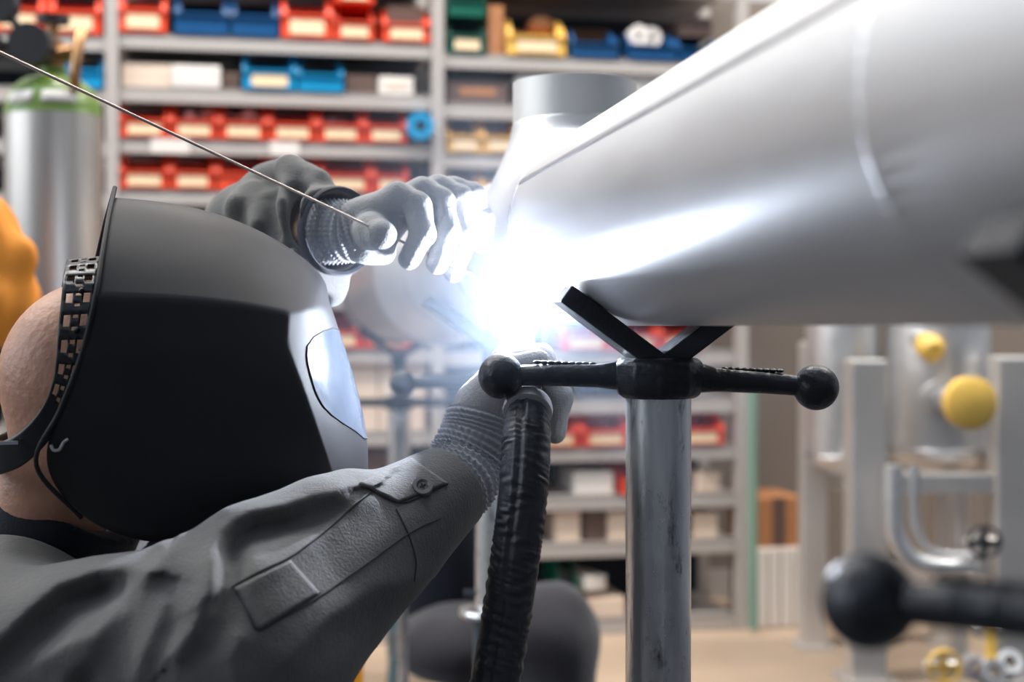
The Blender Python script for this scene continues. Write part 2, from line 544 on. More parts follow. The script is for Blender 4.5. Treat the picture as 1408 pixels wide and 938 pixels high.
def carton(name, m, px0, px1, py_top, z, label, cat='box', depth=0.25, b=0.02, strip=None, rz=0):
    a0, a1 = sa(px0), sa(px1); h = sz((px0 + px1) / 2, py_top) - z
    r = thing(name, sh((a0 + a1) / 2, b, z + 0.001), label, cat, None, YAW + rz)
    wd = a1 - a0
    obj('box_body', MB().box((0, depth / 2, h / 2), (wd, depth, h)), m, r, smooth=False, bevel=0.003)
    f = MB(); f.box((-wd / 4, depth / 2, h + 0.0015), (wd / 2 - 0.004, depth - 0.004, 0.003)); f.box((wd / 4, depth / 2, h + 0.0015), (wd / 2 - 0.004, depth - 0.004, 0.003))
    obj('lid_flap', f, m, r, smooth=False)
    if strip:
        obj('tape_strip', MB().box((0, -0.001, h * 0.55), (wd * 0.6, 0.002, h * 0.3)), strip, r, smooth=False)
    return r


G = 'open fronted bins on the storage rack'
ORD = ['first', 'second', 'third', 'fourth', 'fifth', 'sixth', 'seventh']
ZL, ZR, ZF = Z_LEFT, Z_RIGHT, Z_FAR
# far bay, beyond the gas cylinder
bin_('red', M_red, -10, 62, ZF[1], 'red bin with cream label above the gas cylinder, leftmost at the frame edge', group=G, h=0.14)
bin_('red', M_red, 66, 141, ZF[1], 'red bin with cream label above the gas cylinder, touching the rack upright', group=G, h=0.14)
bin_('light_blue', M_sky, 92, 143, ZF[2], 'light blue bin behind the valve of the gas cylinder', h=0.11, card=False, group=G)
bin_('blue', M_blue, 30, 75, ZF[6], 'dark blue bin low behind the gas cylinder and the bald head', card=False, group=G)
# top shelf in view, left bay
bin_('red', M_red, 164, 231, ZL[1], 'red bin with cream label, first of the top row beside the left upright', group=G, h=0.14)
bin_('blue', M_blue, 240, 316, ZL[1], 'dark blue bin of the top row next to a red bin', group=G, h=0.13, card=False)
bin_('blue', M_blue, 318, 384, ZL[1], 'dark blue bin of the top row touching the wide red bin', group=G, h=0.13, card=False)
bin_('red', M_red, 387, 458, ZL[1], 'wide red bin with cream label between blue bin and stacked red bins', group=G, h=0.15)
bin_('red', M_red, 460, 516, ZL[1], 'lower red bin of the stacked pair on the top row', group=G, h=0.115)
bin_('red', M_red, 460, 516, ZL[1] + 0.118, 'upper red bin of the stacked pair on the top row', group=G, h=0.10)
bin_('red', M_red, 526, 592, ZL[1], 'red bin heaped with brown parts beside the middle upright', group=G, h=0.115)
carton('parts_parcel', M_carton_dark, 534, 584, 8, ZL[1] + 0.055, 'brown wrapped parcel lying in the red bin beside the middle upright', depth=0.18, b=0.03)
# second shelf, left bay
carton('flat_parcel', M_cream, 168, 236, 88, ZL[2], 'cream wrapped parcel at the left end of the second shelf', 'parcel')
carton('flat_parcel', M_white, 237, 304, 92, ZL[2], 'long white carton beside the cream parcel on the second shelf', b=0.0)
carton('small_carton', M_carton_dark, 306, 331, 100, ZL[2], 'dark brown small carton between white carton and light blue bin')
bin_('light_blue', M_sky, 334, 408, ZL[2], 'light blue bin with a white label on the second shelf', group=G, h=0.12)
bin_('light_blue', M_sky, 410, 473, ZL[2], 'light blue bin without label on the second shelf', group=G, h=0.105, card=False)
carton('small_carton', M_carton_dark, 476, 520, 104, ZL[2], 'dark brown carton right of the unlabelled light blue bin')
carton('small_carton', M_white, 522, 570, 106, ZL[2], 'white carton near the middle upright on the second shelf', strip=M_cream)
# third and fourth shelves: red bins in a row
row3 = [(165, 233), (235, 300), (302, 368), (370, 435), (437, 500), (502, 560)]
for i, (a, b) in enumerate(row3):
    bin_('red', M_red, a, b, ZL[3], f'red bin with cream label, {ORD[i]} from left in the row above the raised glove', group=G)
row4 = [(165, 233), (235, 296), (298, 366), (368, 438), (440, 512), (514, 562)]
for i, (a, b) in enumerate(row4):
    bin_('red', M_red, a, b, ZL[4], f'red bin, {ORD[i]} from left in the row level with the raised sleeve', group=G, card=(i != 2))
# loose fittings in three bins of the third shelf
for k, (a, b) in enumerate(((235, 300), (302, 368), (437, 500))):
    mb = MB()
    am, an = sa(a) + 0.03, sa(b) - 0.03
    for j in range(9):
        p = (random.uniform(am, an), random.uniform(0.06, 0.16), ZL[3] + 0.05 + 0.035 * random.random())
        q = sh(*p)
        mb.lathe([(0.014, 0), (0.02, 0), (0.02, 0.02), (0.014, 0.02)], 10, q, Matrix.Rotation(random.uniform(0, 3), 3, 'X'), True)
    o = obj('pipe_fittings', mb, M_stainless, smooth=True); o['kind'] = 'stuff'
    tag(o, ['steel rings heaped in the second red bin', 'steel rings heaped in the third red bin', 'steel rings heaped in the fifth red bin'][k] + ' above the raised glove', 'fittings')
# cyan tape roll
tr = MB(); c = sh(sa(576), -0.02, ZL[3] + 0.052)
tr.lathe([(0.018, -0.025), (0.042, -0.025), (0.042, 0.025), (0.018, 0.025)], 28, c, Matrix.Rotation(YAW, 3, 'Z') @ Matrix.Rotation(math.pi / 2, 3, 'X'), True)
tag(obj('tape_roll', tr, M_sky), 'bright cyan roll standing at the end of the red bin row', 'tape')
# shelf cards
for k, (a0, a1, z) in enumerate(((208, 262, ZL[3]), (372, 412, ZL[3]))):
    tag(obj('shelf_card', MB().box(sh(sa((a0 + a1) / 2), -0.003, z - 0.024), (sa(a1) - sa(a0), 0.003, 0.044), Matrix.Rotation(YAW, 3, 'Z')), M_white, smooth=False),
        ['white card on the third shelf edge above the helmet crest', 'white card on the third shelf edge above the raised sleeve'][k], 'card')
# lower shelves of the left bay
for i, (a, b) in enumerate([(300, 366), (368, 436), (438, 500), (502, 562)]):
    bin_('red', M_red, a, b, ZL[5], f'red bin, {ORD[i]} in the row hidden behind the grey glove', group=G)
    bin_('red', M_red, a + 6, b + 6, ZL[6], f'red bin, {ORD[i]} in the row behind the far pipe end', group=G)
for i, (a, b) in enumerate([(432, 498), (500, 566)]):
    bin_('red', M_red, a, b, ZL[7], f'red bin, {ORD[i]} seen between helmet front and far pipe stand', group=G)
carton('cream_carton', M_cream, 452, 520, 486, ZL[8], 'cream carton on the rack beside the helmet lens')
carton('cream_carton', M_cream, 522, 586, 490, ZL[8], 'cream carton on the rack behind the far pipe stand', strip=M_white)
carton('small_carton', M_carton_dark, 500, 560, 620, ZL[9], 'dark brown carton low on the rack behind the far pipe stand')
# right bay, top to bottom
for k, z in enumerate((ZR[1], ZR[1] + 0.115)):
    bin_('green', M_green, 616, 668, z, ['lower dark green crate', 'upper dark green crate'][k] + ' of the stack beside the middle upright', group=G, h=0.112, card=(k == 0))
carton('small_carton', M_carton, 673, 694, 8, ZR[1], 'narrow brown carton between green crates and yellow bin')
bin_('yellow', M_yellow, 697, 778, ZR[1], 'large yellow bin on the top row holding brown parts', group=G, h=0.125)
tag(obj('brown_sack', MB().ball(sh(sa(752), 0.10, ZR[1] + 0.115), 0.045, 16, 10, (1.0, 1, 0.75)), M_carton), 'crumpled tan sack sticking out of the large yellow bin', 'sack')
carton('flat_carton', M_carton, 782, 868, 18, ZR[1], 'wide brown carton standing behind the dark blue bins', depth=0.1, b=0.28)
bin_('blue', M_blue, 785, 850, ZR[1], 'dark blue bin in front of the wide brown carton', group=G, h=0.095, card=False)
bin_('blue', M_blue, 864, 930, ZR[1], 'dark blue bin with white rolls inside above the pipe', group=G, h=0.095, card=False)
for k, px in enumerate((882, 902)):
    mb = MB(); mb.lathe([(0.012, -0.03), (0.034, -0.03), (0.034, 0.03), (0.012, 0.03)], 20, sh(sa(px), 0.06 + 0.02 * k, ZR[1] + 0.085), Matrix.Rotation(YAW, 3, 'Z') @ Matrix.Rotation(math.pi / 2, 3, 'X'), True)
    tag(obj('tape_roll', mb, M_white), ['white tape roll in the dark blue bin, nearer the yellow bin', 'white tape roll in the dark blue bin, nearer the big pipe'][k], 'tape')
bin_('blue', M_blue, 932, 992, ZR[1], 'dark blue bin at the edge of the big pipe', group=G, h=0.085, card=False)
carton('small_carton', M_carton_dark, 940, 985, 22, ZR[1] + 0.09, 'grey brown carton stacked on the bin at the pipe edge', b=0.05)
carton('small_carton', M_carton_dark, 617, 700, 112, ZR[2], 'low dark brown carton left of the upright pipe stub', strip=M_carton)
carton('small_carton', M_white, 712, 776, 104, ZR[2], 'white and red carton above the upright pipe stub', strip=M_red)
carton('small_carton', M_white, 866, 922, 100, ZR[2], 'white carton peeping over the big pipe')
for i, (a, b) in enumerate([(615, 662), (664, 712), (714, 762)]):
    bin_('yellow', M_yellow, a, b, ZR[3], f'yellow bin, {ORD[i]} from the middle upright in the upper yellow row', group=G)
    bin_('yellow', M_yellow, a, b, ZR[4], f'yellow bin, {ORD[i]} from the middle upright in the lower yellow row', group=G)
for i, (a, b) in enumerate([(772, 838), (842, 905), (908, 965)]):
    bin_('red', M_red, a, b, ZR[7], f'red bin, {ORD[i]} in the row just under the big pipe', group=G)
for i, (a, b) in enumerate([(735, 797), (800, 865), (868, 930), (932, 996)]):
    bin_('red', M_red, a, b, ZR[9], f'red bin with cream label, {ORD[i]} in the row behind the near jack post', group=G)
bin_('red', M_red, 854, 874, ZR[10], 'slim red bin on the shelf below the labelled red row', group=G, h=0.1, card=False)
carton('small_carton', M_white, 792, 846, 652, ZR[10], 'low white packet on the shelf under the red bins', 'packet')
carton('small_carton', M_cream, 962, 996, 652, ZR[10], 'cream packet right of the near jack post', 'packet', rz=0.25)
for i, (a, b, t, m) in enumerate([(766, 800, 706, M_cream), (806, 836, 704, M_carton_dark), (838, 866, 706, M_cream), (868, 945, 704, M_carton_dark), (956, 990, 708, M_cream)]):
    carton('small_carton', m, a, b, t, ZR[11], ['cream carton beside the black torch hose', 'brown carton left of the near jack post', 'cream carton touching the near jack post', 'brown carton hidden behind the near jack post', 'cream carton right of the near jack post'][i])
carton('pale_carton', M_cream, 800, 862, 826, ZR[12], 'pale carton on the bottom shelf left of the near jack post', depth=0.3)
carton('pale_carton', M_white, 806, 838, 796, ZR[12] + 0.09, 'white tilted carton on top of the pale carton', rz=0.3)
bin_('green', M_green, 768, 795, ZR[12], 'dark green crate on the bottom shelf behind the hose', group=G, h=0.2, card=False)

# ------------------------------------------------------------------ beyond the rack's end
def standbox(name, m, px0, px1, pyt, pyb, d, depth, label, cat='box'):
    a = R(px0, pyb, d); b = R(px1, pyt, d); z0 = max(0, a.z)
    r = thing(name, ((a.x + b.x) / 2, a.y, z0), label, cat, None, YAW)
    wd = b.x - a.x; h = b.z - z0
    obj('box_body', MB().box((0, depth / 2, h / 2), (wd, depth, h)), m, r, smooth=False, bevel=0.004)
    return r, wd, h


wc, wd, h = standbox('white_crate', M_cream, 1036, 1106, 752, 866, 4.72, 0.25, 'white slatted crate on the floor at the end of the rack', 'crate')
for k in range(4):
    obj('slat', MB().box((-wd / 2 + wd * (k + 0.5) / 4, -0.008, h / 2), (wd / 4 - 0.008, 0.014, h - 0.01)), M_white, wc, smooth=False, bevel=0.002)
bc, wd, h = standbox('brown_carton', M_carton, 1034, 1108, 684, 751, 4.72, 0.25, 'brown carton stacked on the white slatted crate')
obj('tape_strip', MB().box((0, -0.001, h / 2), (0.045, 0.002, h)), M_carton_dark, bc, smooth=False)
gp = MB(); gp.cyl(R(1036, 865, 4.62), R(1034, 520, 4.62), 0.016)
tag(obj('green_pole', gp, mat('faded_green_paint', srgb(120, 152, 138), 0.6)), 'slim green pole standing against the rack end', 'pole')
pn = MB(); pn.box(R(1090, 560, 4.75) + Vector((0, 0, 0)), (0.36, 0.03, 0.62), Matrix.Rotation(YAW, 3, 'Z'))

# ---- stainless skid with vessels
SD = 4.0
sk = thing('stainless_skid', R(1265, 937, SD).xy.to_3d(), 'stainless process skid of square posts standing on the floor behind the big pipe', 'frame')
so = sk.location.copy()
for (px, d, top, wpx) in ((1190, 4.0, 494, 50), (1388, 4.0, 490, 50), (1118, 4.42, 470, 35), (1300, 4.5, 470, 35)):
    p = R(px, 500, d); zt = R(px, top, d).z; wv = wpx / FPX * d
    obj('post', MB().box((p.x, p.y, zt / 2), (wv, wv, zt)), M_stainless_dull, sk, smooth=False, bevel=0.008, origin=so)
    obj('foot_plate', MB().box((p.x, p.y, 0.006), (wv * 1.6, wv * 1.6, 0.012)), M_stainless_dull, sk, smooth=False, origin=so)
for (p0, p1, y, d) in ((1215, 1364, 664, 4.0), (1140, 1300, 660, 4.46)):
    a, b = R(p0, y, d), R(p1, y, d)
    obj('cross_beam', MB().box((a + b) / 2, ((b - a).length, 0.06, 0.055)), M_stainless_dull, sk, smooth=False, bevel=0.005, origin=so)
for px0, d0, px1, d1 in ((1190, 4.0, 1118, 4.42), (1388, 4.0, 1300, 4.5)):
    a, b = R(px0, 640, d0), R(px1, 640, d1); b.z = a.z
    obj('side_beam', MB().box((a + b) / 2, (0.05, (b - a).length - 0.06, 0.055), Matrix.Rotation(math.atan2(-(b - a).x, (b - a).y), 3, 'Z')), M_stainless_dull, sk, smooth=False, bevel=0.005, origin=so)


def vessel(px0, px1, pyb, d, label, zt, m, ported):
    a, b = R(px0, pyb, d), R(px1, pyb, d); r = (b.x - a.x) / 2; zb = a.z; cx = (a.x + b.x) / 2
    v = thing('pressure_vessel', (cx, a.y, zb), label, 'tank')
    hgt = zt - zb
    prof = [(0.001, 0)] + [(r * math.sin(t), r * 0.42 * (1 - math.cos(t))) for t in [math.pi / 2 * k / 10 for k in range(1, 11)]]
    prof += [(r, hgt - r * 0.42)] + [(max(0.001, r * math.cos(t)), hgt - r * 0.42 + r * 0.42 * math.sin(t)) for t in [math.pi / 2 * k / 8 for k in range(1, 9)]]
    obj('vessel_shell', MB().lathe(prof, 40), m, v)
    for z in (0.45 * r, hgt - r * 0.5):
        obj('girth_weld', MB().lathe([(r + 0.001, z - 0.005), (r + 0.004, z), (r + 0.001, z + 0.005), (r - 0.004, z)], 40, close=True), M_weldbead, v)
    if ported:
        q = R(1283, 546, d - 0.10) - v.location; q2 = R(1332, 554, d - 0.34) - v.location
        obj('nozzle', MB().cyl(q + Vector((0, 0.12, 0)), q2 + Vector((0, 0.02, 0)), 0.035), m, v)
        obj('nozzle_collar', MB().cyl(q, q + (q2 - q) * 0.25, 0.05), m, v)
        dr = Vector((0.12, -0.99, 0.02)).normalized(); mt = dr.to_track_quat('Z', 'Y').to_matrix()
        obj('yellow_cap', MB().lathe([(0.001, 0.03), (0.058, 0.03), (0.071, 0.022), (0.071, -0.012), (0.06, -0.02), (0.001, -0.02)], 36, q2, mt), M_capyellow, v)['label'] = 'round yellow plastic cap'
        t = R(1272, 470, d - 0.16) - v.location
        obj('top_nozzle', MB().cyl(t + Vector((0, 0.12, 0.02)), t, 0.03), m, v)
        obj('yellow_plug', MB().lathe([(0.001, 0.0), (0.036, 0.0), (0.038, 0.05), (0.02, 0.07), (0.001, 0.07)], 24, t + Vector((0, -0.02, -0.01)), Matrix.Rotation(math.radians(100), 3, 'X')), M_capyellow, v)['label'] = 'small yellow plastic plug'
    return v


vessel(1219, 1358, 646, 4.18, 'stainless vessel with a round yellow cap between the skid posts', 1.35, M_stainless, True)
vessel(1108, 1208, 648, 4.24, 'smaller bright stainless vessel behind the front skid post', 1.30, M_stainless, False)
bp_ = spline([R(1228, 640, 3.86), R(1228, 700, 3.86), R(1232, 736, 3.86), R(1252, 768, 3.86), R(1290, 780, 3.86), R(1320, 780, 3.86), R(1352, 780, 3.86)], 6)
pt = thing('bent_tube', R(1228, 640, 3.86), 'bright bent stainless tube curving between the skid posts', 'pipe')
po = pt.location.copy()
obj('tube_run', MB().tube(bp_, 0.026, 18), M_stainless, pt, origin=po)
bp2 = spline([R(1256, 640, 3.98), R(1256, 700, 3.98), R(1262, 735, 3.98), R(1282, 760, 3.98), R(1330, 766, 3.98), R(1358, 766, 3.98)], 6)
obj('tube_run', MB().tube(bp2, 0.016, 14), M_stainless, pt, origin=po)
obj('union_nut', MB().cyl(R(1340, 780, 3.86), R(1356, 780, 3.86), 0.034, n=6), M_stainless_dull, pt, origin=po)
vp = MB(); vp.cyl(R(1318, 660, 4.1), R(1318, 930, 4.1), 0.03)
tag(obj('drain_pipe', vp, M_stainless_dull), 'upright stainless drain pipe behind the bent tube', 'pipe')


def valve(name, p, m, label, dz=0.0, lever=True):
    v = thing(name, p, label, 'valve')
    obj('valve_body', MB().cyl((0, 0, -0.04), (0, 0, 0.03), 0.022).cyl((-0.04, 0, -0.01), (0.04, 0, -0.01), 0.018), M_stainless_dull, v)
    if lever: obj('lever', MB().box((0, -0.035, -0.05 + dz), (0.03, 0.012, 0.12)), m, v, smooth=False, bevel=0.003)
    else:
        obj('hand_wheel', MB().lathe([(0.038, -0.008), (0.046, -0.008), (0.046, 0.008), (0.038, 0.008)], 28, (0, -0.04, 0), Matrix.Rotation(math.pi / 2, 3, 'X'), True).box((0, -0.04, 0), (0.08, 0.01, 0.014)).box((0, -0.04, 0), (0.014, 0.01, 0.08)), m, v, bevel=0.002)
    return v


valve('lever_valve', R(1357, 858, 3.85), M_capyellow, 'valve with yellow lever beside the blurred black ball handle')
valve('wheel_valve', R(1292, 912, 3.75), M_capyellow, 'valve with yellow hand wheel below the blurred black ball handle', lever=False)
valve('knob_valve', R(1347, 742, 3.85), M_rubber, 'small valve with black knob above the end of the bent tube', lever=False)
for k, (px, py, d) in enumerate(((1340, 918, 3.8), (1362, 925, 3.78), (1385, 915, 3.82))):
    tag(obj('pipe_coupling', MB().lathe([(0.018, -0.03), (0.034, -0.03), (0.034, 0.03), (0.018, 0.03)], 20, R(px, py, d), Matrix.Rotation(math.pi / 2 - 0.3 * k, 3, 'X'), True), M_stainless),
        ['steel coupling beside the yellow hand wheel', 'steel coupling between two others at the skid foot', 'steel coupling against the rear skid post'][k], 'fitting')

# ------------------------------------------------------------------ gas cylinder
cyl_d = 3.2
gc = R(74, 300, cyl_d); gr = 65 / FPX * cyl_d
cy = thing('gas_cylinder', (gc.x, gc.y, 0), 'tall aluminium gas cylinder with green shoulder beside the rack', 'gas cylinder')
zt = R(74, 160, cyl_d).z; ztop = R(74, 106, cyl_d).z
obj('cylinder_body', MB().lathe([(0.001, 0), (gr * 0.9, 0), (gr, 0.02), (gr, zt)], 48), M_alu, cy)
pr = [(gr + 0.001, zt - 0.002)] + [(0.03 + (gr - 0.03) * math.cos(t), zt + (ztop - zt) * math.sin(t)) for t in [math.pi / 2 * k / 10 for k in range(11)]] + [(0.028, ztop + 0.02), (0.001, ztop + 0.02)]
obj('shoulder', MB().lathe(pr, 48), M_cylgreen, cy)['label'] = 'green painted shoulder'
for a in (-118, -66):
    rows = []
    for z in (0.25, 0.72):
        rr = 0.03 + (gr - 0.03) * math.cos(math.asin(z * 0.62 + 0.05)); zz = zt + (ztop - zt) * (z * 0.62 + 0.05)
        rows.append([Vector(((rr + 0.003) * math.cos(math.radians(a + q)), (rr + 0.003) * math.sin(math.radians(a + q)), zz)) for q in range(-20, 21, 5)])
    obj('paper_label', MB().grid(rows), M_white, cy, solid=0.001)['label'] = 'white paper label on the shoulder'
obj('valve', MB().cyl((0, 0, ztop + 0.01), (0, 0, ztop + 0.08), 0.022).cyl((0, 0, ztop + 0.05), (0.06, -0.03, ztop + 0.05), 0.018).cyl((0, 0, ztop + 0.08), (0, 0, ztop + 0.12), 0.012), M_brass, cy)
obj('hand_wheel', MB().lathe([(0.02, 0), (0.036, 0), (0.036, 0.016), (0.02, 0.016)], 20, (0, 0, ztop + 0.12), close=True), M_rubber, cy)
obj('regulator', MB().cyl((-0.02, -0.05, ztop + 0.055), (-0.02, -0.11, ztop + 0.055), 0.045).cyl((-0.02, 0.0, ztop + 0.055), (-0.02, -0.05, ztop + 0.055), 0.02), M_rubber, cy)
for dx, dz in ((-0.085, 0.085), (-0.12, 0.0)):
    obj('gauge', MB().cyl((dx, -0.07, ztop + 0.055 + dz), (dx, -0.105, ztop + 0.055 + dz), 0.036).cyl((-0.02, -0.08, ztop + 0.055), (dx, -0.08, ztop + 0.055 + dz), 0.01), M_rubber, cy)
obj('gas_hose', MB().tube(spline([Vector((0.06, -0.03, ztop + 0.05)), Vector((0.085, -0.07, ztop + 0.09)), Vector((0.08, -0.10, ztop + 0.0)), Vector((0.07, -0.07, ztop - 0.04))], 6), 0.012, 10), M_brass, cy)

# ------------------------------------------------------------------ orange jacket on a stand, orange bin, dark chair
os_ = R(-35, 260, 2.45)
st = thing('coat_stand', (os_.x, os_.y, 0), 'black coat stand carrying an orange leather jacket', 'stand')
obj('pole', MB().cyl((0, 0, 0.02), (0, 0, 1.33), 0.014), M_rubber, st)
for k in range(3):
    a = k * 2.09 + 0.5
    obj('foot', MB().tube([(0, 0, 0.10), (0.16 * math.cos(a), 0.16 * math.sin(a), 0.05), (0.25 * math.cos(a), 0.25 * math.sin(a), 0.012)], 0.012, 10), M_rubber, st)
jc = np.array([os_.x, os_.y, 0])


def f_orange(P):
    top = R(0, 275, 2.45).z; bot = R(0, 452, 2.45).z
    d = rcone(P, jc + [0.0, -0.0, top - 0.05], jc + [0.01, 0, bot + 0.06], 0.06, 0.10)
    d = smin(d, rcone(P, jc + [0.02, -0.02, top - 0.05], jc + [0.07, -0.03, bot + 0.12], 0.05, 0.045), 0.03)
    d = smin(d, rcone(P, jc + [-0.02, -0.02, top - 0.05], jc + [-0.12, -0.03, bot + 0.12], 0.05, 0.045), 0.03)
    return d + 0.009 * wob(P * np.array([1, 1, 0.4]), 75, 1.0)


sdf_obj('orange_jacket', f_orange, jc + [-0.22, -0.16, 0.9], jc + [0.2, 0.16, 1.32], 0.008, M_orange)
tag(bpy.data.objects['orange_jacket'], 'orange leather jacket hanging at the frame edge beside the gas cylinder', 'jacket')
ob = R(470, 898, 2.5)
oc = thing('orange_bucket', (ob.x, ob.y, 0), 'orange plastic bucket half hidden below the grey sleeve', 'bucket')
hz = ob.z; br = 30 / FPX * 2.5
obj('bucket_body', MB().lathe([(0.001, 0), (br * 0.8, 0), (br, hz), (br * 0.94, hz), (br * 0.75, 0.01), (0.001, 0.01)], 32), mat('orange_plastic', srgb(246, 160, 30), 0.45), oc)
obj('bucket_rim', MB().lathe([(br - 0.002, hz - 0.015), (br + 0.006, hz - 0.012), (br + 0.006, hz), (br - 0.002, hz)], 32, close=True), M_capyellow, oc)

chp = R(680, 900, 3.05)
ch = thing('padded_chair', (chp.x, chp.y, 0), 'dark padded swivel chair standing behind the black torch hose', 'chair')
co = ch.location.copy()


def f_seat(P):
    a = R(742, 868, 3.0); b = R(640, 885, 3.1); d = smin(ellip(P, a, (0.115, 0.16, 0.10)), ellip(P, b, (0.16, 0.17, 0.085)), 0.08)
    d = smin(d, ellip(P, R(776, 915, 2.98), (0.065, 0.12, 0.16)), 0.05)
    return d + 0.004 * wob(P, 40, 2)


sdf_obj('seat', f_seat, co + Vector((-0.34, -0.3, 0.05)), co + Vector((0.36, 0.3, 0.72)), 0.012, M_padding, ch, co)


def f_back(P):
    a = R(605, 760, 3.2); d = ellip(P, a, (0.10, 0.05, 0.22)); return d + 0.003 * wob(P, 30, 3)


sdf_obj('backrest', f_back, co + Vector((-0.4, -0.2, 0.1)), co + Vector((0.2, 0.4, 0.9)), 0.012, M_shirt, ch, co)
obj('back_stay', MB().tube([R(600, 800, 3.24), R(600, 905, 3.24), R(650, 915, 3.15)], 0.018, 10), M_rubber, ch, origin=co)
obj('gas_lift', MB().cyl(co + Vector((0, 0, 0.08)), co + Vector((0, 0, 0.24)), 0.025), M_rubber, ch, origin=co)
for k in range(5):
    a = k * 1.2566
    e = co + Vector((0.26 * math.cos(a), 0.26 * math.sin(a), 0.06))
    lg = obj('leg', MB().tube([co + Vector((0, 0, 0.09)), e], [0.022, 0.015], 10), M_rubber, ch, origin=co)
    obj('castor', MB().ball(e - co + Vector((0, 0, -0.032)), 0.027, 14, 8), M_rubber, lg)
gl = MB(); gp0 = R(553, 820, 2.75); gl.cyl(gp0, (gp0.x + 0.01, gp0.y, 0.0), 0.0095)
tag(obj('steel_bar', gl, M_galv), 'thin upright steel bar standing beside the orange bucket', 'bar')

# ------------------------------------------------------------------ the pipe assembly
PR = 0.1065
PD = Vector((-0.1728, 1, 0)).normalized()
PN = Vector((PD.y, -PD.x, 0))


def pax(z, dz=0.0):
    return Vector((-0.1728 * z + 0.3685, z, 1 + PR + dz))


pipe = thing('steel_pipe', pax(1.34) - Vector((0, 0, PR)), 'large brushed stainless pipe assembly running diagonally overhead, resting on jack stands', 'pipe')
pp = pipe.location.copy()
FR = Matrix((PN, Vector((0, 0, 1)), PD)).transposed()      # local z along the pipe
ZS = 1.543


def run(name, z0, z1, prof_r, m, n=96, t=0.006):
    L = (pax(z1) - pax(z0)).length
    prof = [(r, L * q) for q, r in prof_r] + [(r - t, L * q) for q, r in prof_r[::-1]]
    return obj(name, MB().lathe(prof, n, pax(z0), FR, True), m, pipe, origin=pp, angle=50)


M_far = mat('brown_grey_steel', (0.46, 0.42, 0.39), 0.42, 0.9, 0.1, 8)
run('near_run', 0.22, ZS - 0.0015, [(0, PR), (1, PR)], M_stainless, 128)
run('far_run', 2.02, 2.72, [(0, PR), (1, PR)], M_stainless)
run('reducer', 2.722, 2.95, [(0, PR), (0.25, PR + 0.004), (0.5, PR + 0.02), (0.75, PR + 0.036), (1, PR + 0.04)], M_stainless)
run('large_run', 2.952, 4.02, [(0, PR + 0.04), (1, PR + 0.04)], M_far)
run('end_flange', 4.0, 4.06, [(0, PR + 0.05), (0.1, PR + 0.052), (0.9, PR + 0.052), (1, PR + 0.05)], M_far, t=0.05)
# girth welds: raised rippled beads


def girth(z, r, rip=0.0006, wd=0.005):
    rows = []
    n = 220
    for k in range(n + 1):
        a = 2 * math.pi * k / n
        row = []
        for j in range(7):
            b = (j / 6 - 0.5)
            rr = r - 0.0006 + 0.0017 * (1 - (2 * b) ** 2) + rip * math.sin(k * 2 * math.pi / 3.0) * (1 - (2 * b) ** 2)
            row.append(pax(z) + FR @ Vector((rr * math.cos(a), rr * math.sin(a), b * 2 * wd)))
        rows.append(row)
    return obj('girth_weld', MB().grid(rows), M_weldbead, pipe, origin=pp, angle=80)


girth(ZS, PR, wd=0.0035)
girth(2.02, PR); girth(2.721, PR); girth(2.951, PR + 0.04)
girth(0.645, PR - 0.0006, wd=0.004).data.materials[0] = M_stainless
# long seam of the near run: runs high on the left flank
sa_ = math.radians(154)
rows = []
for k in range(241):
    c = pax(0.24 + (ZS - 0.25) * k / 240)
    rows.append([c + FR @ Vector(((PR - 0.0004 + h_) * math.cos(sa_ + e / PR), (PR - 0.0004 + h_) * math.sin(sa_ + e / PR), 0)) for e, h_ in ((-0.0035, 0), (-0.0028, 0.0016), (0.0, 0.0020 + 0.0002 * (k % 2)), (0.0028, 0.0016), (0.0035, 0))])
obj('long_seam', MB().grid(rows), M_weldbead, pipe, origin=pp)
# the tee: run and upright branch flow into each other
BZ = 1.736
bx = pax(BZ) + Vector((0.008, 0, 0)); BR = 0.0755; BT = 1.295
t0, t1 = np.array(pax(ZS + 0.001)), np.array(pax(2.019))
pdn = np.array(PD)


def f_tee(P):
    q = P - t0; al = q @ pdn; rad = np.linalg.norm(q - al[:, None] * pdn, axis=1) - (PR + 0.0005)
    L = np.linalg.norm(t1 - t0)
    q2 = P - np.array(bx); rb = np.hypot(q2[:, 0], q2[:, 1]) - BR
    rb = np.maximum(np.maximum(rb, -q2[:, 2]), P[:, 2] - 1.248)
    d = smin(rad, rb, 0.06)
    return np.maximum(np.maximum(d, -al), al - L)


sdf_obj('tee_fitting', f_tee, np.minimum(t0, t1) - [0.13, 0.03, 0.13], np.maximum(t0, t1) + [0.13, 0.03, 0.21], 0.005, M_stainless, pipe, pp, 6)
prof = [(BR, 0), (BR, BT - 1.24), (BR - 0.005, BT - 1.24), (BR - 0.005, 0)]
obj('branch_stub', MB().lathe(prof, 72, (bx.x, bx.y, 1.24), None, True), mat('satin_stainless', (0.78, 0.76, 0.74), 0.5, 0.45, 0.08, 14, aniso_stretch=(1, 1, 0.1)), pipe, origin=pp, angle=50)

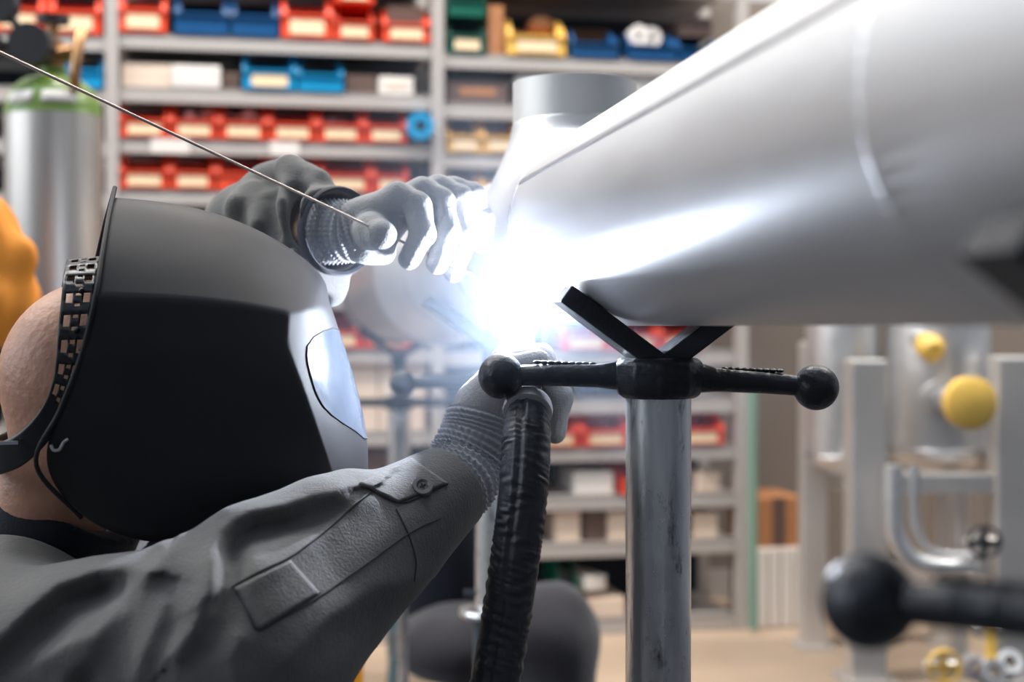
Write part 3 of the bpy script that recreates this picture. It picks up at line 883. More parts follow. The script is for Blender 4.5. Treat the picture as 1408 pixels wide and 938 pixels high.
# ------------------------------------------------------------------ pipe jack stands
def jack(x, y, zpipe, rpipe, ext, yaw, label, ang=36, ln=0.13, tilt=0.0):
    """zpipe: height of the pipe's underside; ext: how far the neck is screwed out"""
    j = thing('pipe_jack', (x, y, 0), label, 'pipe stand', 'pipe jack stands')
    zn = zpipe - 0.034 - ext                                    # top of the collar nut
    va = math.radians(ang); zc = zpipe + rpipe
    zv = zc - rpipe / math.cos(va)                               # inner corner of the V
    F = lambda a, b, z: PN * a + PD * b + Vector((0, 0, z))
    for s in (-1, 1):
        t, dp = 0.019, 0.042
        mb = MB()
        ax = PN * (s * math.cos(va)) + Vector((0, 0, math.sin(va))); up = PN * (-s * math.sin(va)) + Vector((0, 0, math.cos(va)))
        c0 = Vector((0, 0, zv - 0.0008))
        e0 = s * 0
        vs = []
        for l, in ((-0.004,), (ln,)):
            for u, d in ((0, -dp / 2), (0, dp / 2), (-t, dp / 2), (-t, -dp / 2)):
                vs.append(c0 + ax * l + up * u + PD * d)
        mb.add(vs, [(0, 1, 2, 3), (7, 6, 5, 4), (0, 4, 5, 1), (1, 5, 6, 2), (2, 6, 7, 3), (3, 7, 4, 0)])
        obj('cradle_arm', mb, M_black_steel, j, smooth=False, bevel=0.0015)
    nk = MB(); nk.lathe([(0.001, zn - 0.03)] + [(0.0165 + 0.0012 * (k % 2), zn - 0.03 + (zv - 0.02 - zn + 0.03) * k / 20) for k in range(21)] + [(0.001, zv - 0.02)], 20)
    obj('neck_screw', nk, M_black_steel, j)
    obj('cradle_block', MB().box((0, 0, zv - 0.022), (0.040, 0.044, 0.028), Matrix.Rotation(0, 3, 'Z')), M_black_steel, j, smooth=False, bevel=0.003)
    hh = 0.034
    prof = [(0.001, zn), (0.037, zn), (0.0425, zn - 0.005), (0.0435, zn - hh * 0.6), (0.040, zn - hh), (0.034, zn - hh - 0.004), (0.001, zn - hh - 0.004)]
    obj('collar_nut', MB().lathe(prof, 10, mtx=Matrix.Rotation(yaw + 0.31, 3, 'Z')), M_black_steel, j, angle=25, bevel=0.002)
    for s in (-1, 1):
        d = Vector((math.cos(yaw), math.sin(yaw), -s * s * tilt)) * s
        zb = zn - hh * 0.52
        pts = [d * 0.036 + Vector((0, 0, zb)), d * 0.055 + Vector((0, 0, zb - 0.001)), d * 0.10 + Vector((0, 0, zb - 0.002)), d * 0.132 + Vector((0, 0, zb - 0.004))]
        hb = obj('handle_bar', MB().tube(pts, [0.0145, 0.0115, 0.0105, 0.0095], 12), M_black_steel, j)
        obj('ball_knob', MB().ball(d * 0.148 + Vector((0, 0, zb - 0.005)), 0.0215, 28, 16), M_black_steel, hb)
        wb = MB()                                               # lumpy welding bead along the bar's top edge
        for k in range(9):
            wb.ball(d * (0.062 + 0.0065 * k) + Vector((0, 0, zb + 0.0095)), 0.0034, 8, 5, (1.2, 1, 0.6))
        obj('weld_beads', wb, M_black_steel, hb)['kind'] = 'stuff'
    zt = zn - hh - 0.002; zf = 1 - 0.463 if zt > 0.6 else zt - 0.3
    obj('inner_tube', MB().lathe([(0.0308, zf - 0.1), (0.0308, zt), (0.027, zt), (0.027, zf - 0.1)], 40, close=True), M_galv, j)
    obj('clamp_flange', MB().lathe([(0.033, zf - 0.006), (0.056, zf - 0.006), (0.058, zf), (0.056, zf + 0.006), (0.033, zf + 0.006)], 32, close=True), M_galv, j)
    obj('outer_tube', MB().lathe([(0.034, 0.08), (0.034, zf - 0.005), (0.0315, zf - 0.005), (0.0315, 0.08)], 36, close=True), M_teal, j)
    obj('locking_pin', MB().cyl((-0.05, -0.0, zf + 0.03), (0.05, -0.0, zf + 0.03), 0.006, n=10), M_black_steel, j)
    for k in range(3):
        a = yaw + 0.5 + k * 2.094
        u = Vector((math.cos(a), math.sin(a), 0))
        lg = obj('leg', MB().tube([u * 0.03 + Vector((0, 0, 0.26)), u * 0.20 + Vector((0, 0, 0.02))], 0.015, 12), M_teal, j)
        obj('foot_pad', MB().cyl(u * 0.205, u * 0.205 + Vector((0, 0, 0.014)), 0.03), M_rubber, lg)
    return j


def jk(z, ext, yaw, label, big=0.0, ln=0.13, tilt=0.0):
    p = pax(z); return jack(p.x, p.y, 1 - big, PR + big, ext, yaw, label, ln=ln, tilt=tilt)


jk(1.336, -0.004, 0.0, 'black pipe jack on a galvanised post, nearest to the welding arc', ln=0.108, tilt=0.036)
jk(2.30, 0.037, 0.0, 'blurred pipe jack with pale post behind the gripping glove')
jk(3.95, 0.119, 0.0, 'small distant pipe jack under the far end of the pipe', 0.042)
jk(0.54, 0.066, math.atan2(0.09, -0.1139), 'blurred foreground pipe jack whose black ball handle enters beside the skid', ln=0.115)

# ------------------------------------------------------------------ the welder
NB = np.array
RS = NB((-0.47, 1.22, 0.715)); RE = NB(R(330, 900, 1.18)); RW = NB(R(622, 667, 1.37))
LS = NB((-0.47, 1.60, 0.80)); LE = NB(R(352, 326, 1.63)); LW = NB(R(466, 318, 1.507))
TP = NB((-0.52, 1.42, 0.665)); HP = NB((-0.70, 1.42, 0.30))
HC = NB(R(140, 520, 1.385)); HY = math.radians(18)
HF = NB((math.cos(HY), math.sin(HY), 0)); HN = NB((math.sin(HY), -math.cos(HY), 0)); HU = NB((0, 0, 1.0))
HROT = np.stack([HF, HN, HU], 1)
per = thing('person', (-0.62, 1.42, 0), 'person in grey work jacket and knit gloves kneeling and welding the pipe seam', 'person')
pe = per.location.copy()


def hl(f, n, u):
    return HC + HF * f + HN * n + HU * u


def f_body(P):
    d = ellip(P, HC, (0.096, 0.077, 0.096), HROT)
    d = smin(d, ellip(P, hl(0.045, 0, -0.06), (0.062, 0.058, 0.07), HROT), 0.04)
    d = smin(d, rcone(P, hl(0.085, 0, -0.05), hl(0.112, 0, -0.055), 0.012, 0.012), 0.012)      # nose
    for s in (-1, 1):
        d = smin(d, ellip(P, hl(-0.005, s * 0.078, -0.03), (0.018, 0.008, 0.030), HROT), 0.008)  # ears
    nk = rcone(P, hl(-0.022, 0, -0.07), TP + NB((0.03, 0, 0.10)), 0.056, 0.062)
    d = smin(d, nk, 0.03)
    for y in (-0.08, 0.08):
        d = smin(d, rcone(P, TP + NB((0, y, 0)), HP + NB((0, y, 0)), 0.085, 0.11), 0.06)
    d = smin(d, chain(P, [RS, RE, RW], [0.05, 0.042, 0.028], 0.02), 0.04)
    d = smin(d, chain(P, [LS, LE, LW], [0.048, 0.040, 0.026], 0.02), 0.04)
    for y in (-0.1, 0.1):
        d = smin(d, chain(P, [HP + NB((0, y, -0.03)), NB((-0.33, 1.42 + y * 1.4, 0.10)), NB((-0.72, 1.42 + y * 1.3, 0.075))], [0.085, 0.06, 0.04], 0.02), 0.04)
    return d


body = sdf_obj('body', f_body, (-0.95, 1.05, 0.0), (0.05, 1.85, 1.25), 0.008, M_skin, per, pe, 2)


def f_head_fine(P):
    d = ellip(P, HC, (0.0965, 0.0775, 0.0965), HROT)
    nk = rcone(P, hl(-0.022, 0, -0.07), TP + NB((0.03, 0, 0.10)), 0.0565, 0.0625)
    d = smin(d, nk, 0.03)
    return d + 0.0006 * wob(P, 160, 3)


SL_END = RW + (RE - RW) / np.linalg.norm(RE - RW) * 0.012


BULGE = [NB(R(480, 700, 1.28)), NB(R(440, 718, 1.26)), NB(R(338, 770, 1.21)), NB(R(262, 802, 1.20))]


def arm_r(P):
    return chain(P, [RS, RE, RW], [0.069, 0.085, 0.0425], 0.03)


def f_jacket_base(P):
    d = None
    for y in (-0.075, 0.075):
        e = rcone(P, TP + NB((0, y, 0)), HP + NB((0, y, 0)), 0.105, 0.135); d = e if d is None else smin(d, e, 0.08)
    d = smin(d, rcone(P, RS, LS, 0.066, 0.066), 0.05)
    d = smin(d, arm_r(P), 0.04)
    d = smin(d, chain(P, BULGE, [0.026, 0.029, 0.036, 0.030], 0.01), 0.03)
    d = smin(d, chain(P, [LS, LE, LW + (LE - LW) * 0.02], [0.066, 0.060, 0.049], 0.02), 0.03)
    return d


# folds of the right sleeve: (crest line as seen from the camera, height, width on the steep side, width on the gentle side, depth and place of the hollow beside it)
FOLDS = [([(240, 900), (262, 872), (278, 842), (288, 810), (290, 782), (293, 752), (303, 732), (320, 714), (343, 702), (387, 694), (430, 680), (462, 676)], 0.011, 16, 34, 0.014, 30, 17),
         ([(60, 905), (109, 880), (129, 875), (153, 850), (173, 822), (202, 794), (230, 757)], 0.008, 26, 13, 0.0, 0, 1),
         ([(-40, 915), (0, 878), (40, 838), (80, 804), (133, 785), (173, 780), (202, 786)], 0.011, 15, 34, 0.015, 34, 20),
         ([(322, 806), (362, 782), (402, 762), (450, 726), (500, 684)], 0.006, 22, 60, 0.0, 0, 1),
         ([(186, 935), (196, 900), (212, 862), (226, 830)], 0.005, 13, 20, 0.004, 26, 14),
         ([(330, 945), (318, 905), (330, 880)], 0.006, 20, 20, 0.0, 0, 1),
         ([(400, 905), (450, 850), (520, 808), (566, 800)], 0.004, 14, 26, 0.003, 26, 14),
         ([(80, 960), (92, 925), (120, 900)], 0.006, 18, 26, 0.005, 30, 16),
         ([(362, 742), (392, 728), (432, 722), (470, 700)], -0.005, 12, 14, 0.0, 0, 1)]


def fold_h(P):
    q = P - np.array(CAM); c, sn = math.cos(PITCH), math.sin(PITCH)
    dep = q[:, 1] * c - q[:, 2] * sn; up = q[:, 1] * sn + q[:, 2] * c
    dep_ = np.maximum(dep, 0.3)
    X = np.stack([704 + FPX * q[:, 0] / dep_, 469 - FPX * up / dep_], 1)
    out = np.zeros(len(P))
    for pts, A, wp, wn, B, off, wh in FOLDS:
        best = np.full(len(P), 1e9); sgn = np.ones(len(P)); along = np.zeros(len(P)); ns = len(pts) - 1
        for kk, (a, b) in enumerate(zip(pts[:-1], pts[1:])):
            a = np.array(a, float); b = np.array(b, float); ba = b - a
            r = X - a; t = np.clip(r @ ba / (ba @ ba), 0, 1)
            o = r - t[:, None] * ba; dd = np.hypot(o[:, 0], o[:, 1])
            m = dd < best
            best = np.where(m, dd, best); sgn = np.where(m, np.sign(-o[:, 0] * ba[1] + o[:, 1] * ba[0]), sgn); along = np.where(m, (kk + t) / ns, along)
        sd = best * sgn
        wv = np.where(sd > 0, wp, wn)
        out += A * np.exp(-np.abs(sd / wv) ** 1.6)
        if B: out -= B * np.exp(-((sd - off) / wh) ** 2) * np.clip(along * 3, 0, 1) * np.clip((1 - along) * 3, 0, 1)
    return out * np.clip((1.40 - dep) / 0.08, 0, 1)


wd_ = (RE - RW) / np.linalg.norm(RE - RW); lwd = (LE - LW) / np.linalg.norm(LE - LW)
LRID = [([(330, 285), (362, 246), (398, 234), (436, 252)], 0.017), ([(398, 230), (394, 280), (392, 340)], 0.011), ([(424, 258), (432, 300), (426, 352)], 0.009), ([(440, 350), (464, 372), (455, 400)], 0.018), ([(352, 262), (356, 310)], 0.010), ([(372, 250), (374, 300)], 0.006)]
LRID = [([NB(hit(f_jacket_base, x, y, lift=-0.001)) for x, y in p], r) for p, r in LRID]
LHOL = [([NB(hit(f_jacket_base, x, y, lift=0.006)) for x, y in p], r) for p, r in [([(374, 268), (376, 325)], 0.011), ([(410, 262), (411, 345)], 0.011)]]



def f_jacket(P):
    d = f_jacket_base(P)
    for pts, r in LRID: d = smin(d, chain(P, pts, [r] * len(pts)), 0.012)
    for pts, r in LHOL: d = smax(d, -chain(P, pts, [r] * len(pts)), 0.012)
    nearby = d < 0.05
    if nearby.any():
        d = d.copy(); d[nearby] -= fold_h(P[nearby])
    d = d + 0.0012 * wob(P, 42, 1.5) + 0.0003 * wob(P, 120, 0.4)
    # open sleeve ends: cut and hollowed
    for W, dr, r in ((RW, wd_, 0.038), (LW, lwd, 0.041)):
        al = (P - W) @ dr; rad = np.linalg.norm(P - W - al[:, None] * dr, axis=1)
        near = np.linalg.norm(P - W, axis=1) < 0.13
        d = np.where(near, np.maximum(d, -al + 0.002), d)
        d = np.where(near, smax(d, -np.maximum(rad - r, np.abs(al - 0.01) - 0.035), 0.004), d)
    # neck opening
    return smax(d, -rcone(P, TP + NB((0.04, 0, 0.06)), TP + NB((0.10, 0, 0.25)), 0.072, 0.10), 0.02)


jacket = sdf_obj('work_jacket', f_jacket, (-0.92, 1.02, 0.16), (-0.02, 1.75, 1.23), 0.0034, M_jacket, per, pe, 2)


def f_collar(P):
    a = TP + NB((0.035, 0, 0.075)); b = TP + NB((0.06, 0, 0.125)); ax = (b - a) / np.linalg.norm(b - a)
    al = (P - a) @ ax; rad = np.linalg.norm(P - a - al[:, None] * ax, axis=1)
    return np.maximum(np.abs(rad - (0.074 - 0.08 * al)) - 0.008, np.abs(al - 0.025) - 0.062) - 0.005 + 0.003 * wob(P, 50, 2)


sdf_obj('shirt_collar', f_collar, (-0.65, 1.25, 0.6), (-0.32, 1.6, 0.9), 0.005, M_shirt, per, pe, 3)


def f_trousers(P):
    d = None
    for y in (-0.1, 0.1):
        e = chain(P, [HP + NB((0, y, -0.03)), NB((-0.33, 1.42 + y * 1.4, 0.105)), NB((-0.72, 1.42 + y * 1.3, 0.082))], [0.115, 0.078, 0.06], 0.03)
        d = e if d is None else smin(d, e, 0.04)
    return np.maximum(d + 0.004 * wob(P, 30, 4), -(P[:, 2] - 0.012))


sdf_obj('trousers', f_trousers, (-0.95, 1.1, 0.0), (-0.2, 1.75, 0.46), 0.012, M_trouser, per, pe, 3)
for y in (-0.13, 0.13):
    f_boot = lambda P, y=y: np.maximum(smin(rcone(P, (-0.70, 1.42 + y, 0.07), (-0.78, 1.42 + y, 0.07), 0.05, 0.05), rcone(P, (-0.78, 1.42 + y, 0.07), (-0.90, 1.42 + y, 0.05), 0.048, 0.038), 0.03), -(P[:, 2] - 0.004))
    sdf_obj('boot', f_boot, (-1.0, 1.35 + y, 0), (-0.6, 1.5 + y, 0.14), 0.008, M_rubber, per, pe, 2)


# sleeve fittings: seam lines, pen pocket, cuff strap, button
def on(px, py, lift=0.002):
    return hit(f_jacket, px, py, lift=lift)


def seam(pts, r, name='seam'):
    q = [on(x, y, 0.0006) for x, y in [tuple(p) for p in spline(pts, 8)]]
    return obj(name, MB().tube(q, r * 0.75, 6), M_seam, per, origin=pe)


def patch(px, name, m, nu=16, nv=12, lift=0.0022, th=0.0024):
    (a, b, c, d) = [np.array(p, float) for p in px]
    rows = []
    for i in range(nv + 1):
        l = a + (d - a) * i / nv; r = b + (c - b) * i / nv
        rows.append([on(*(l + (r - l) * j / nu), lift) for j in range(nu + 1)])
    return obj(name, MB().grid(rows), m, per, solid=th, origin=pe, angle=60)


patch([(322, 808), (400, 770), (440, 815), (356, 866)], 'sleeve_pocket', M_jacket)
seam([(322, 808), (340, 838), (356, 866), (398, 842), (440, 815)], 0.0011)
seam([(318, 808), (360, 784), (400, 765), (450, 728), (500, 684), (540, 662)], 0.0012)
seam([(398, 772), (412, 788), (424, 806)], 0.0008)
seam([(356, 868), (430, 826), (500, 778), (560, 735), (606, 712)], 0.0009)
seam([(545, 700), (562, 735), (572, 770), (570, 800)], 0.0010)
patch([(494, 664), (566, 629), (616, 664), (548, 690)], 'cuff_strap', M_jacket, lift=0.0035, th=0.003)
seam([(494, 665), (548, 691), (590, 677), (616, 665)], 0.0012)
bt = on(581, 669, 0.006); bn = Vector((0.15, -0.8, 0.55)).normalized(); bm_ = bn.to_track_quat('Z', 'Y').to_matrix()
bto = obj('cuff_button', MB().lathe([(0.001, 0.001), (0.004, 0.001), (0.006, 0.003), (0.0088, 0.003), (0.0095, 0.001), (0.0095, -0.003), (0.001, -0.003)], 28, bt, bm_), mat('grey_button', srgb(120, 118, 116), 0.35, 0.3), per, origin=pe)
th = MB()
for a in (0.4, 1.97): th.box(bt + bm_ @ Vector((0, 0, 0.0018)), (0.006, 0.0012, 0.001), bm_ @ Matrix.Rotation(a, 3, 'Z'))
obj('button_thread', th, M_seam, bto)
bto.children[0].location = (-pe.x, -pe.y, -pe.z)

# ---- right glove, gripping the torch: little-finger edge towards the camera
rk = lambda x, y, d: NB(R(x, y, d))
RF = [  # knuckle, middle joint, end joint, tip
    [rk(690, 506, 1.395), rk(742, 500, 1.392), rk(772, 545, 1.388), rk(764, 597, 1.384)],
    [rk(694, 498, 1.418), rk(744, 494, 1.416), rk(771, 535, 1.412), rk(764, 585, 1.408)],
    [rk(698, 494, 1.442), rk(744, 490, 1.440), rk(768, 528, 1.436), rk(760, 575, 1.432)],
    [rk(702, 496, 1.466), rk(740, 490, 1.464), rk(762, 522, 1.460), rk(754, 562, 1.456)]]
RRD = [[0.0125, 0.0118, 0.0108, 0.0098], [0.0130, 0.0123, 0.0113, 0.0100], [0.0133, 0.0126, 0.0116, 0.0102], [0.0130, 0.0122, 0.0113, 0.0100]]
RWR = rk(655, 622, 1.405)


def f_rglove(P):
    d = rcone(P, RWR, rk(668, 560, 1.41), 0.034, 0.031)
    for i, f in enumerate(RF):
        d = smin(d, rcone(P, rk(658, 590, 1.400 + 0.012 * i), f[0], 0.020, 0.0150), 0.012)
    d = smin(d, rcone(P, rk(668, 575, 1.41), rk(690, 528, 1.42), 0.026, 0.022), 0.015)
    fd = None
    for f, r in zip(RF, RRD):
        e = chain(P, f, r, 0.004); fd = e if fd is None else smin(fd, e, 0.0015)
    d = smin(d, fd, 0.006)
    tb = chain(P, [rk(668, 580, 1.45), rk(690, 528, 1.478), rk(708, 490, 1.486), rk(716, 470, 1.482)], [0.019, 0.015, 0.0128, 0.011], 0.006)
    d = smin(d, tb, 0.007)
    return d + 0.0007 * wob(P, 180, 1) + 0.0006 * wob(P, 90, 4)


rg = sdf_obj('glove', f_rglove, np.minimum(RWR, rk(640, 660, 1.4)) - [0.05, 0.07, 0.03], rk(790, 450, 1.43) + [0.02, 0.09, 0.02], 0.0021, M_glove, per, pe, 2)
rg['label'] = 'pale grey knit glove gripping the torch'


def rib_cuff(pts, r0, r1, name='ribbed_cuff', rings=17, nb=70, amp=0.0018, bumps=34):
    S = spline(pts, 20); n = len(S)
    rad = []; out = []
    cen = [Vector(p) for p in S]
    rows = []
    prev = None
    m = bumps * 3
    for i, p in enumerate(cen):
        t = (cen[min(i + 1, n - 1)] - cen[max(i - 1, 0)]).normalized()
        nrm = Vector((0, 0, 1)) if prev is None else prev
        nrm = (nrm - t * nrm.dot(t)).normalized(); prev = nrm; bn_ = t.cross(nrm)
        u = i / (n - 1)
        base = r0 + (r1 - r0) * u
        row = []
        for k in range(m + 1):
            a = 2 * math.pi * k / m
            rr = base + amp * math.sin(2 * math.pi * rings * u) + 1.0 * amp * math.cos(2 * math.pi * bumps * k / m) * (0.6 + 0.4 * math.sin(2 * math.pi * rings * u))
            row.append(p + (nrm * math.cos(a) + bn_ * math.sin(a)) * rr)
        rows.append(row)
    return obj(name, MB().grid(rows), M_cuff, per, origin=pe, angle=180)


rib_cuff([RW + wd_ * 0.018, RW - wd_ * 0.008, rk(640, 640, 1.392), rk(658, 605, 1.402), rk(668, 575, 1.408)], 0.0375, 0.0375)

# ---- left glove, feeding the filler rod
LF = [[rk(548, 272, 1.480), rk(573, 282, 1.476), rk(581, 322, 1.468), rk(563, 356, 1.462)],
      [rk(580, 264, 1.502), rk(606, 276, 1.498), rk(614, 322, 1.490), rk(601, 362, 1.484)],
      [rk(604, 260, 1.524), rk(632, 272, 1.520), rk(639, 326, 1.512), rk(624, 373, 1.506)],
      [rk(622, 262, 1.544), rk(650, 268, 1.540), rk(664, 304, 1.534), rk(663, 336, 1.529)]]
LRD = [[0.0151, 0.0146, 0.0135, 0.0117], [0.0151, 0.0146, 0.0135, 0.0117], [0.0149, 0.0143, 0.0132, 0.0114], [0.0138, 0.0130, 0.0119, 0.0106]]
LWR = rk(482, 318, 1.500)


def f_lglove(P):
    d = rcone(P, LWR, rk(505, 312, 1.502), 0.030, 0.029)
    for i, f in enumerate(LF):
        d = smin(d, rcone(P, rk(500, 300 + 3 * i, 1.494 + 0.006 * i), f[0], 0.021, 0.0150), 0.010)
    d = smin(d, rcone(P, rk(508, 330, 1.502), rk(545, 300, 1.507), 0.026, 0.016), 0.012)
    d = smin(d, rcone(P, rk(508, 338, 1.494), rk(530, 350, 1.502), 0.016, 0.010), 0.010)
    fd = None
    for f, r in zip(LF, LRD):
        e = chain(P, f, r, 0.004); fd = e if fd is None else smin(fd, e, 0.001)
    d = smin(d, fd, 0.006)
    tb = chain(P, [rk(500, 318, 1.487), rk(512, 318, 1.468), rk(524, 323, 1.450)], [0.020, 0.0185, 0.0165], 0.006)
    d = smin(d, tb, 0.005)
    return d + 0.0007 * wob(P, 180, 1) + 0.0008 * wob(P, 80, 4)


lg_ = sdf_obj('glove', f_lglove, rk(455, 400, 1.462) - [0.0, 0.06, 0.0], rk(695, 235, 1.502) + [0.0, 0.10, 0.0], 0.0021, M_glove, per, pe, 2)
lg_['label'] = 'grey knit glove feeding the filler rod'
rib_cuff([LW + lwd * 0.02, LW + (LWR - LW) * 0.3, LWR, rk(497, 312, 1.500)], 0.033, 0.029, rings=10, bumps=40)
# dark band of the sleeve's open end
db = MB(); dn = Vector(-lwd); dm = dn.to_track_quat('Z', 'Y').to_matrix()
db.lathe([(0.044, -0.010), (0.0475, -0.008), (0.0480, 0.002), (0.0462, 0.005), (0.0435, 0.003), (0.043, -0.010)], 48, Vector(LW), dm, True)
obj('cuff_band', db, M_shirt, per, origin=pe)['label'] = 'dark ring at the end of the raised cuff'

# ------------------------------------------------------------------ welding helmet
HMC = Vector(NB(R(280, 500, 1.385))); HFv = Vector(HF); HNv = Vector(HN)


def hp(px, py, wv):
    """point at lateral offset wv from the helmet's mid-plane"""
    d = ray(px, py); pl = HMC + HNv * wv
    return CAM + d * ((pl - CAM).dot(HNv) / d.dot(HNv))


HG = [
    [(158, 258, 0), (228, 263, 0), (298, 279, 0), (362, 307, 0), (408, 338, 0), (430, 360, 0), (438, 371, 0), (443, 381, 0), (447, 392, 0)],
    [(149, 300, .045), (224, 306, .046), (296, 318, .046), (358, 340, .043), (405, 364, .038), (430, 378, .032), (441, 388, .024), (447, 396, .012), (450, 404, 0)],
    [(140, 352, .088), (219, 357, .09), (293, 366, .089), (354, 381, .084), (402, 397, .075), (430, 404, .063), (443, 410, .044), (450, 416, .022), (453, 420, 0)],
    [(131, 408, .117), (215, 410, .121), (290, 415, .12), (350, 422, .115), (396, 431, .107), (425, 425, .088), (443, 424, .06), (454, 428, .03), (459, 432, 0)],
    [(112, 487, .122), (200, 488, .127), (280, 484, .126), (340, 478, .121), (393, 473, .112), (418, 466, .095), (446, 462, .065), (464, 464, .03), (472, 468, 0)],
    [(82, 565, .118), (190, 566, .126), (280, 562, .127), (360, 556, .122), (420, 545, .113), (440, 540, .098), (466, 538, .068), (488, 540, .032), (496, 543, 0)],
    [(50, 640, .105), (150, 648, .119), (260, 648, .122), (355, 640, .118), (446, 622, .108), (464, 618, .092), (485, 615, .062), (502, 612, .03), (509, 612, 0)],
    [(112, 712, .08), (165, 735, .095), (225, 752, .1), (320, 718, .1), (462, 672, .095), (478, 668, .08), (492, 665, .055), (503, 662, .028), (506, 660, 0)]]
hel = thing('welding_helmet', HMC, 'black angular welding helmet with pale lit lens frame worn by the kneeling person', 'helmet')


def mirror(p):
    return p - HNv * (2 * (p - HMC).dot(HNv))


bm = bmesh.new(); cl = bm.edges.layers.float.new('crease_edge')
nr, nc = len(HG), len(HG[0])
near = [[bm.verts.new(hp(*HG[i][j]) - HMC) for j in range(nc)] for i in range(nr)]
far = [[near[i][j] if (i == 0 or j == nc - 1) else bm.verts.new(mirror(near[i][j].co + HMC) - HMC) for j in range(nc)] for i in range(nr)]
for g, fl in ((near, False), (far, True)):
    for i in range(nr - 1):
        for j in range(nc - 1):
            q = [g[i][j], g[i][j + 1], g[i + 1][j + 1], g[i + 1][j]]
            bm.faces.new(q[::-1] if fl else q)
for g in (near, far):
    def cr(a, b, v):
        e = bm.edges.get((a, b))
        if e: e[cl] = v
    for j in range(nc - 1):
        cr(g[3][j], g[3][j + 1], 1.0 if j < 5 else 0.4); cr(g[4][j], g[4][j + 1], 1.0 if j < 4 else 0.3)
    for i in range(3, nr - 1): cr(g[i][4], g[i + 1][4], 1.0)
    for i in range(nr - 1): cr(g[i][0], g[i + 1][0], 1.0)
bmesh.ops.recalc_face_normals(bm, faces=bm.faces)
me = bpy.data.meshes.new('helmet_shell'); bm.to_mesh(me); bm.free(); me.materials.append(M_helmet); me.shade_smooth()
shell = bpy.data.objects.new('helmet_shell', me); COL.objects.link(shell); shell.parent = hel
md = shell.modifiers.new('sub', 'SUBSURF'); md.levels = 3; md.render_levels = 3
md = shell.modifiers.new('solid', 'SOLIDIFY'); md.thickness = 0.003; md.offset = 0
# rolled rim along the back edge
rim = [hp(*HG[i][0]) for i in range(nr)]
S = spline(rim, 8)
ho = hel.location.copy()
obj('back_rim', MB().tube(S, 0.0022, 8), M_helmet, hel, origin=ho)
S2 = spline([mirror(p) for p in rim], 8)
obj('back_rim', MB().tube(S2, 0.0022, 8), M_helmet, hel, origin=ho)


# lens plate let into the front, with its raised frame
def front_pt(u, v, lift):
    """u: 0 at the near corner .. 1 at the mid-plane and on to 2; v: 0 at the brow .. 1 at the chin"""
    uu = min(u, 2 - u)
    jj = 4 + uu * 4; ii = 4 + v * 2.4
    j0 = min(int(jj), 7); i0 = min(int(ii), 6); fj, fi = jj - j0, ii - i0
    L = lambda a, b, t: a + (b - a) * t
    P = [[near_co[i0 + a][j0 + b] for b in (0, 1)] for a in (0, 1)]
    p = L(L(P[0][0], P[0][1], fj), L(P[1][0], P[1][1], fj), fi)
    if u > 1: p = mirror(p)
    return p + HFv * lift + HNv * (lift * 0.5 if u <= 1 else -lift * 0.5)


near_co = [[hp(*HG[i][j]) for j in range(nc)] for i in range(nr)]
bpy.context.view_layer.update()
from mathutils.bvhtree import BVHTree
_ev = shell.evaluated_get(bpy.context.evaluated_depsgraph_get())
_bv = BVHTree.FromObject(_ev, bpy.context.evaluated_depsgraph_get())


def snap(p, lift):
    a = p + (HFv) * 0.06 - hel.location
    h_ = _bv.ray_cast(a, -HFv)
    q, nm = (h_[0], h_[1]) if h_[0] is not None and (h_[0] - a).length < 0.12 else _bv.find_nearest(p - hel.location)[:2]
    if nm.dot(HFv) < 0: nm = -nm
    return q + hel.location + nm * lift


rows = []; outl = []
for i in range(15):
    v = -0.14 + 0.92 * i / 14
    tp = max(0.3, 1 - (abs(v - 0.30) / 0.52) ** 3)
    c_, hw = 1.0, 0.84 * tp
    rows.append([snap(front_pt(c_ - hw + 2 * hw * j / 20, v, 0), 0.0004) for j in range(21)])
lens = obj('lens_plate', MB().grid(rows), M_lens, hel, solid=0, origin=ho, angle=60)
lens['label'] = 'pale glossy lens plate'
fr = [r[0] for r in rows] + rows[-1][1:-1] + [r[-1] for r in rows[::-1]] + rows[0][1:-1][::-1]
obj('lens_frame', MB().tube([p for p in fr + fr[:1]], 0.0007, 8, cap=False), M_helmet, hel, origin=ho)
# pivot screw on the side
pv = hp(82, 612, 0.108)
obj('pivot_clip', MB().tube(spline([hp(70, 612, .117), hp(74, 619, .118), hp(82, 618, .1195), (hp(88, 608, .1205)), hp(94, 604, .121)], 6), 0.0016, 8), mat('worn_steel', (0.5, 0.5, 0.52), 0.3, 1.0), hel, origin=ho)

# headband: slotted strap over the skull
HB = [((92, 357), (140, 352), .0), ((90, 366), (137, 362), .04), ((87, 382), (134, 380), .062), ((84, 412), (130, 410), .076), ((80, 450), (124, 447), .085), ((77, 490), (116, 492), .091),
      ((73, 522), (104, 530), .093), ((62, 552), (86, 574), .091), ((42, 580), (62, 612), .084), ((14, 602), (28, 642), .070), ((-20, 614), (-12, 656), .045), ((-44, 620), (-40, 662), .0)]
L_ = spline([(a[0], a[1], b[0], b[1], wv) for a, b, wv in HB], 7)
mb = MB(); cols = [0, 0.14, 0.34, 0.42, 0.58, 0.66, 0.86, 1.0]
band_rows = []
for q in L_:
    band_rows.append([hp(q[0] + (q[2] - q[0]) * t, q[1] + (q[3] - q[1]) * t, max(0, q[4])) for t in cols])
rows = [[mirror(p) for p in r] for r in band_rows[:0:-1]] + band_rows
n = len(cols); vs = [p for r in rows for p in r]; fs = []
half = len(band_rows) - 1
